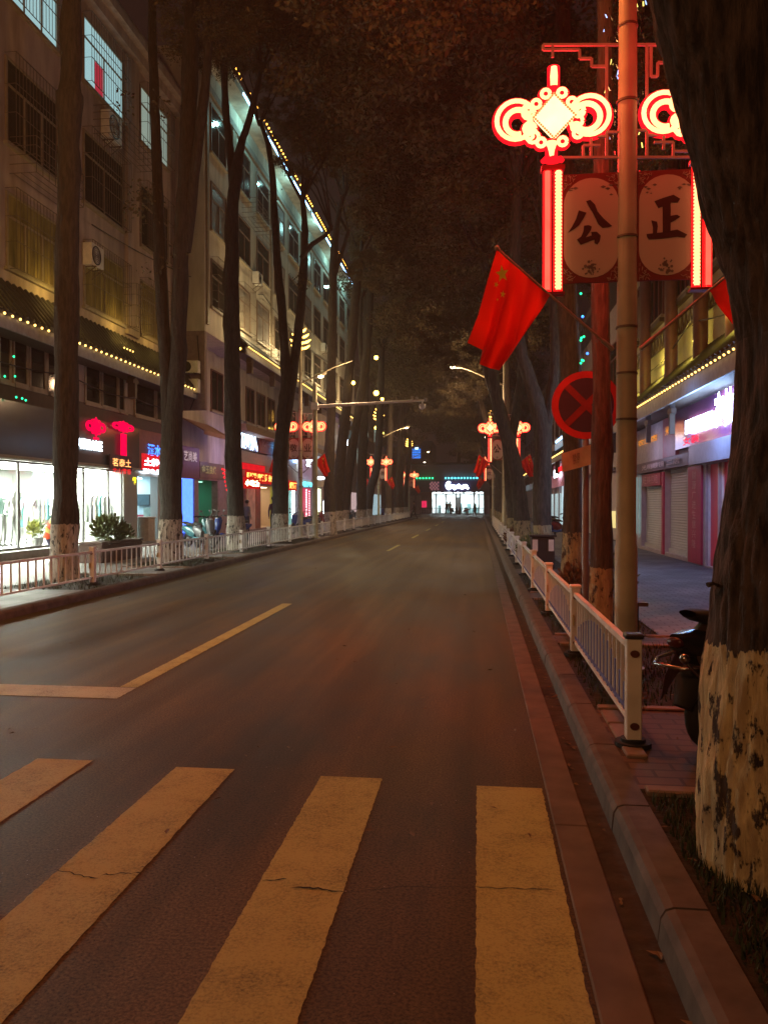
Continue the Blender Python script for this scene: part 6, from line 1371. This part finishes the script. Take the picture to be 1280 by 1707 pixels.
for px, X, z, r, lab, pc in ((64, -12.8, .35, .22, 'potted plant in a white pot inside the bright shop window', (.8, .8, .78)), (56, -12.75, .35, .16, 'small yellow leaved plant inside the bright shop window', (.7, .7, .68))):
    y = Yof(px, X); t = thing('potted_plant', lab, 'plant', (X, y, z)); b = MB(); b.tube([(X, y, z), (X, y, z + .12), (X, y, z + .26)], [.10, .13, .15], 14); b.build('pot', mat('pot%s' % px, pc, .4), t); leafy(t, (X, y, z + .5), (r, r, r * 1.1), 220, .12, m_plant if px == 64 else mat('leaf_yellow', (.3, .3, .05), .5))
y = 21.5; c = atY(904, 905, 18.6); X = c.x; Yc = 18.6
t = thing('utility_cabinet', 'dark cabinet with two pale panels behind the right hand railing', 'cabinet', (X, Yc, .12)); zt = atY(904, 896, Yc).z
b = MB(); b.bbox(X - .26, Yc - .2, .12, X + .26, Yc + .2, zt + .02, .02); b.box(X - .3, Yc - .24, zt + .023, X + .3, Yc + .24, zt + .06); b.build('body', mat('cabinet_dark', (.03, .022, .02), .6), t)
b = MB(); b.box(X - .24, Yc - .215, zt - .3, X - .12, Yc - .203, zt - .04); b.box(X + .12, Yc - .215, zt - .3, X + .24, Yc - .203, zt - .04); b.build('panel', m_white, t)
for i, (px, py, Yc, r) in enumerate([(888, 905, 19.5, .4), (862, 895, 26, .4), (905, 880, 22.5, .3), (1018, 960, 13, .35), (962, 960, 12.3, .3)]):
    c = atY(px, py, Yc); t = thing('shrub', ['grey green shrub left of the utility cabinet', 'low reddish shrub behind the fence by the leaning tree', 'pale flowering shrub around the forked trunk', 'shrub at the foot of the near lamp post', 'reddish low shrub by the sign post'][i], 'shrub', (c.x, Yc, .11), 'shrubs behind the right hand railing')
    leafy(t, (c.x, Yc, .12 + r * .9), (r, r, r * .9), 500, .11, [m_plant, mat('leaf_rust', (.16, .07, .03), .6), mat('leaf_pale', (.25, .24, .17), .6), m_plant, mat('leaf_rust', (.16, .07, .03), .6)][i])
# dark bench end / box right of the lamp post
c = atY(1066, 1018, 8.6)
t = thing('bench', 'low dark bench end just right of the near lamp post', 'bench', (c.x + .3, 9.0, .12)); b = MB()
for k in range(4): b.box(c.x - .05, 8.75 + k * .12, .5, c.x + .12, 8.84 + k * .12, .54)
b.build('seat', m_wood, t); b = MB(); b.box(c.x - .02, 8.8, .12, c.x + .03, 8.85, .5); b.box(c.x - .02, 9.1, .12, c.x + .03, 9.15, .5); b.build('leg', m_dark, t)

# ---------------------------------------------------------------- light
def point(name, loc, e, c, r=.12):
    l = bpy.data.lights.new(name, 'POINT'); l.energy = e; l.color = c; l.shadow_soft_size = r; o = bpy.data.objects.new(name, l); col.objects.link(o); o.location = loc
    if 'wash' in name or 'glow' in name: l.specular_factor = 0
    return o
def spot(name, loc, tgt, e, c, ang=100, r=.1, blend=.6):
    l = bpy.data.lights.new(name, 'SPOT'); l.energy = e; l.color = c; l.shadow_soft_size = r; l.spot_size = math.radians(ang); l.spot_blend = blend
    o = bpy.data.objects.new(name, l); col.objects.link(o); o.location = loc; o.rotation_euler = (Vector(tgt) - Vector(loc)).to_track_quat('-Z', 'Y').to_euler(); return o
SOD = (1, .17, .035)
spot('street_light', (-.65, PY, 7.9), (-.9, PY - 2.5, 0), 500, SOD, 150, .15)
spot('street_light', (-6.2, -9, 8.0), (-8, 8, 5), 1000, (1, .46, .15), 150, .15)
spot('street_light', (-5.9, 6.4, 7.8), (-8.5, 13, 4), 850, (1, .50, .15), 168, .15)   # unseen left lamp added to light the facade, placed by post spacing
point('street_lamp_spill', (-5.9, 6.4, 7.7), 170, (1, .5, .24), .2)     # added spill of the same unseen left lamp
for (x, y, e) in ((-.9, 36, 420), (-5.6, 34.2, 420), (-5.9, 64.5, 450), (.6, 66, 450), (-6, 95, 450)): spot('street_light', (x, y, 7.1), (x, y, 0), e, (1, .62, .34), 166, .12)
point('street_lamp_spill', (-.65, PY, 7.8), 280, (1, .27, .08), .2); point('street_lamp_spill', (-6.2, -9, 7.9), 700, (1, .42, .19), .2)
for (x, y, e) in ((-.9, 36, 450), (-5.6, 34.2, 170), (-5.9, 64.5, 450), (.6, 66, 450)): point('street_lamp_spill', (x, y, 7.0), e, (1, .60, .32), .2)
point('sign_glow', (XR - .75, 17.3, 3.4), 210, (.22, .45, 1), .4); point('sign_glow', (XR - .9, 24, 3.2), 30, (.6, .6, 1), .4)
point('sign_glow', (-10.9, 36.5, 3.9), 55, (.55, .4, 1), .5); point('sign_glow', (-11.0, 43.5, 2.9), 50, (1, .12, .1), .4); point('sign_glow', (-10.8, 55, 3.2), 40, (.7, .6, 1), .4)
# yellow wall washers standing on the eaves
for y, e in ((17, 40), (21.2, 45), (25.6, 45), (28.4, 24)): point('eave_wash', (-11.5, y, 7.6), e * .62, (1, .66, .12), .05)
for y in (36, 41, 47, 54, 61): point('eave_wash', (-9.9, y, 9.9), 230, (1, .78, .38), .05)
for y in (12, 16.5, 20, 23.5, 26.5): point('eave_wash', (XR - .45, y, 5.5), 42, (1, .75, .1), .05)
for y in (36, 43, 50, 57, 64): point('roof_wash', (-9.8, y, 19.2), 120, (.45, 1, .95), .1)
# red light thrown by the near knots
point('knot_glow', (PX + kx, PY - .35, kz), 13, (1, .02, .02), .3); point('knot_glow', (PX + .45, PY - .9, kz + .5), 28, (1, .02, .02), .3); point('knot_glow', (PX + kx, PY + 1.3, kz + .3), 260, (1, .02, .02), .4); point('knot_glow', (PX - kx, PY + 1.0, kz + .3), 80, (1, .02, .02), .4)
for loc, side, nm in posts[1:]: point('knot_glow', (loc[0], loc[1] - .5, kz), 14, (1, .03, .03), .3)
HZ = 0.0015  # haze volume added for lens bloom and an overall brown lift
hb = MB(); hb.box(-320, -130, -1.1, 320, 420, 45); hm = bpy.data.materials.new('haze'); nt, N, L = nodes(hm); N.clear(); pv = N.new('ShaderNodeVolumePrincipled'); pv.inputs['Color'].default_value = (.95, .84, .8, 1); pv.inputs['Density'].default_value = HZ
oo = N.new('ShaderNodeOutputMaterial'); L.new(pv.outputs[0], oo.inputs['Volume']); hz = hb.build('haze', hm, kind='stuff', label='thin haze added over the whole street for lens glow', category='haze')
# ---------------------------------------------------------------- world
wd = bpy.data.worlds.new('World'); S.world = wd; wd.use_nodes = True; nt = wd.node_tree; N, L = nt.nodes, nt.links
bg = N['Background']; sk = N.new('ShaderNodeTexSky'); sk.sky_type = 'NISHITA'; sk.sun_disc = False; sk.sun_elevation = math.radians(-4); sk.sun_rotation = math.radians(200)
mx = N.new('ShaderNodeMix'); mx.data_type = 'RGBA'; mx.inputs[0].default_value = .96; mx.inputs[7].default_value = (.22, .10, .08, 1)
L.new(sk.outputs[0], mx.inputs[6]); L.new(mx.outputs[2], bg.inputs[0]); bg.inputs[1].default_value = .07
S.view_settings.view_transform = 'Standard'; S.view_settings.look = 'None'; S.view_settings.exposure = 0; S.view_settings.gamma = 1
S.cycles.use_denoising = True; S.cycles.max_bounces = 5; S.cycles.diffuse_bounces = 3; S.cycles.glossy_bounces = 3; S.cycles.transparent_max_bounces = 8
S.cycles.sample_clamp_indirect = 3; S.cycles.use_light_tree = True; S.cycles.caustics_reflective = False; S.cycles.caustics_refractive = False
for o in list(bpy.data.objects):
    if '_o' in o: del o['_o']
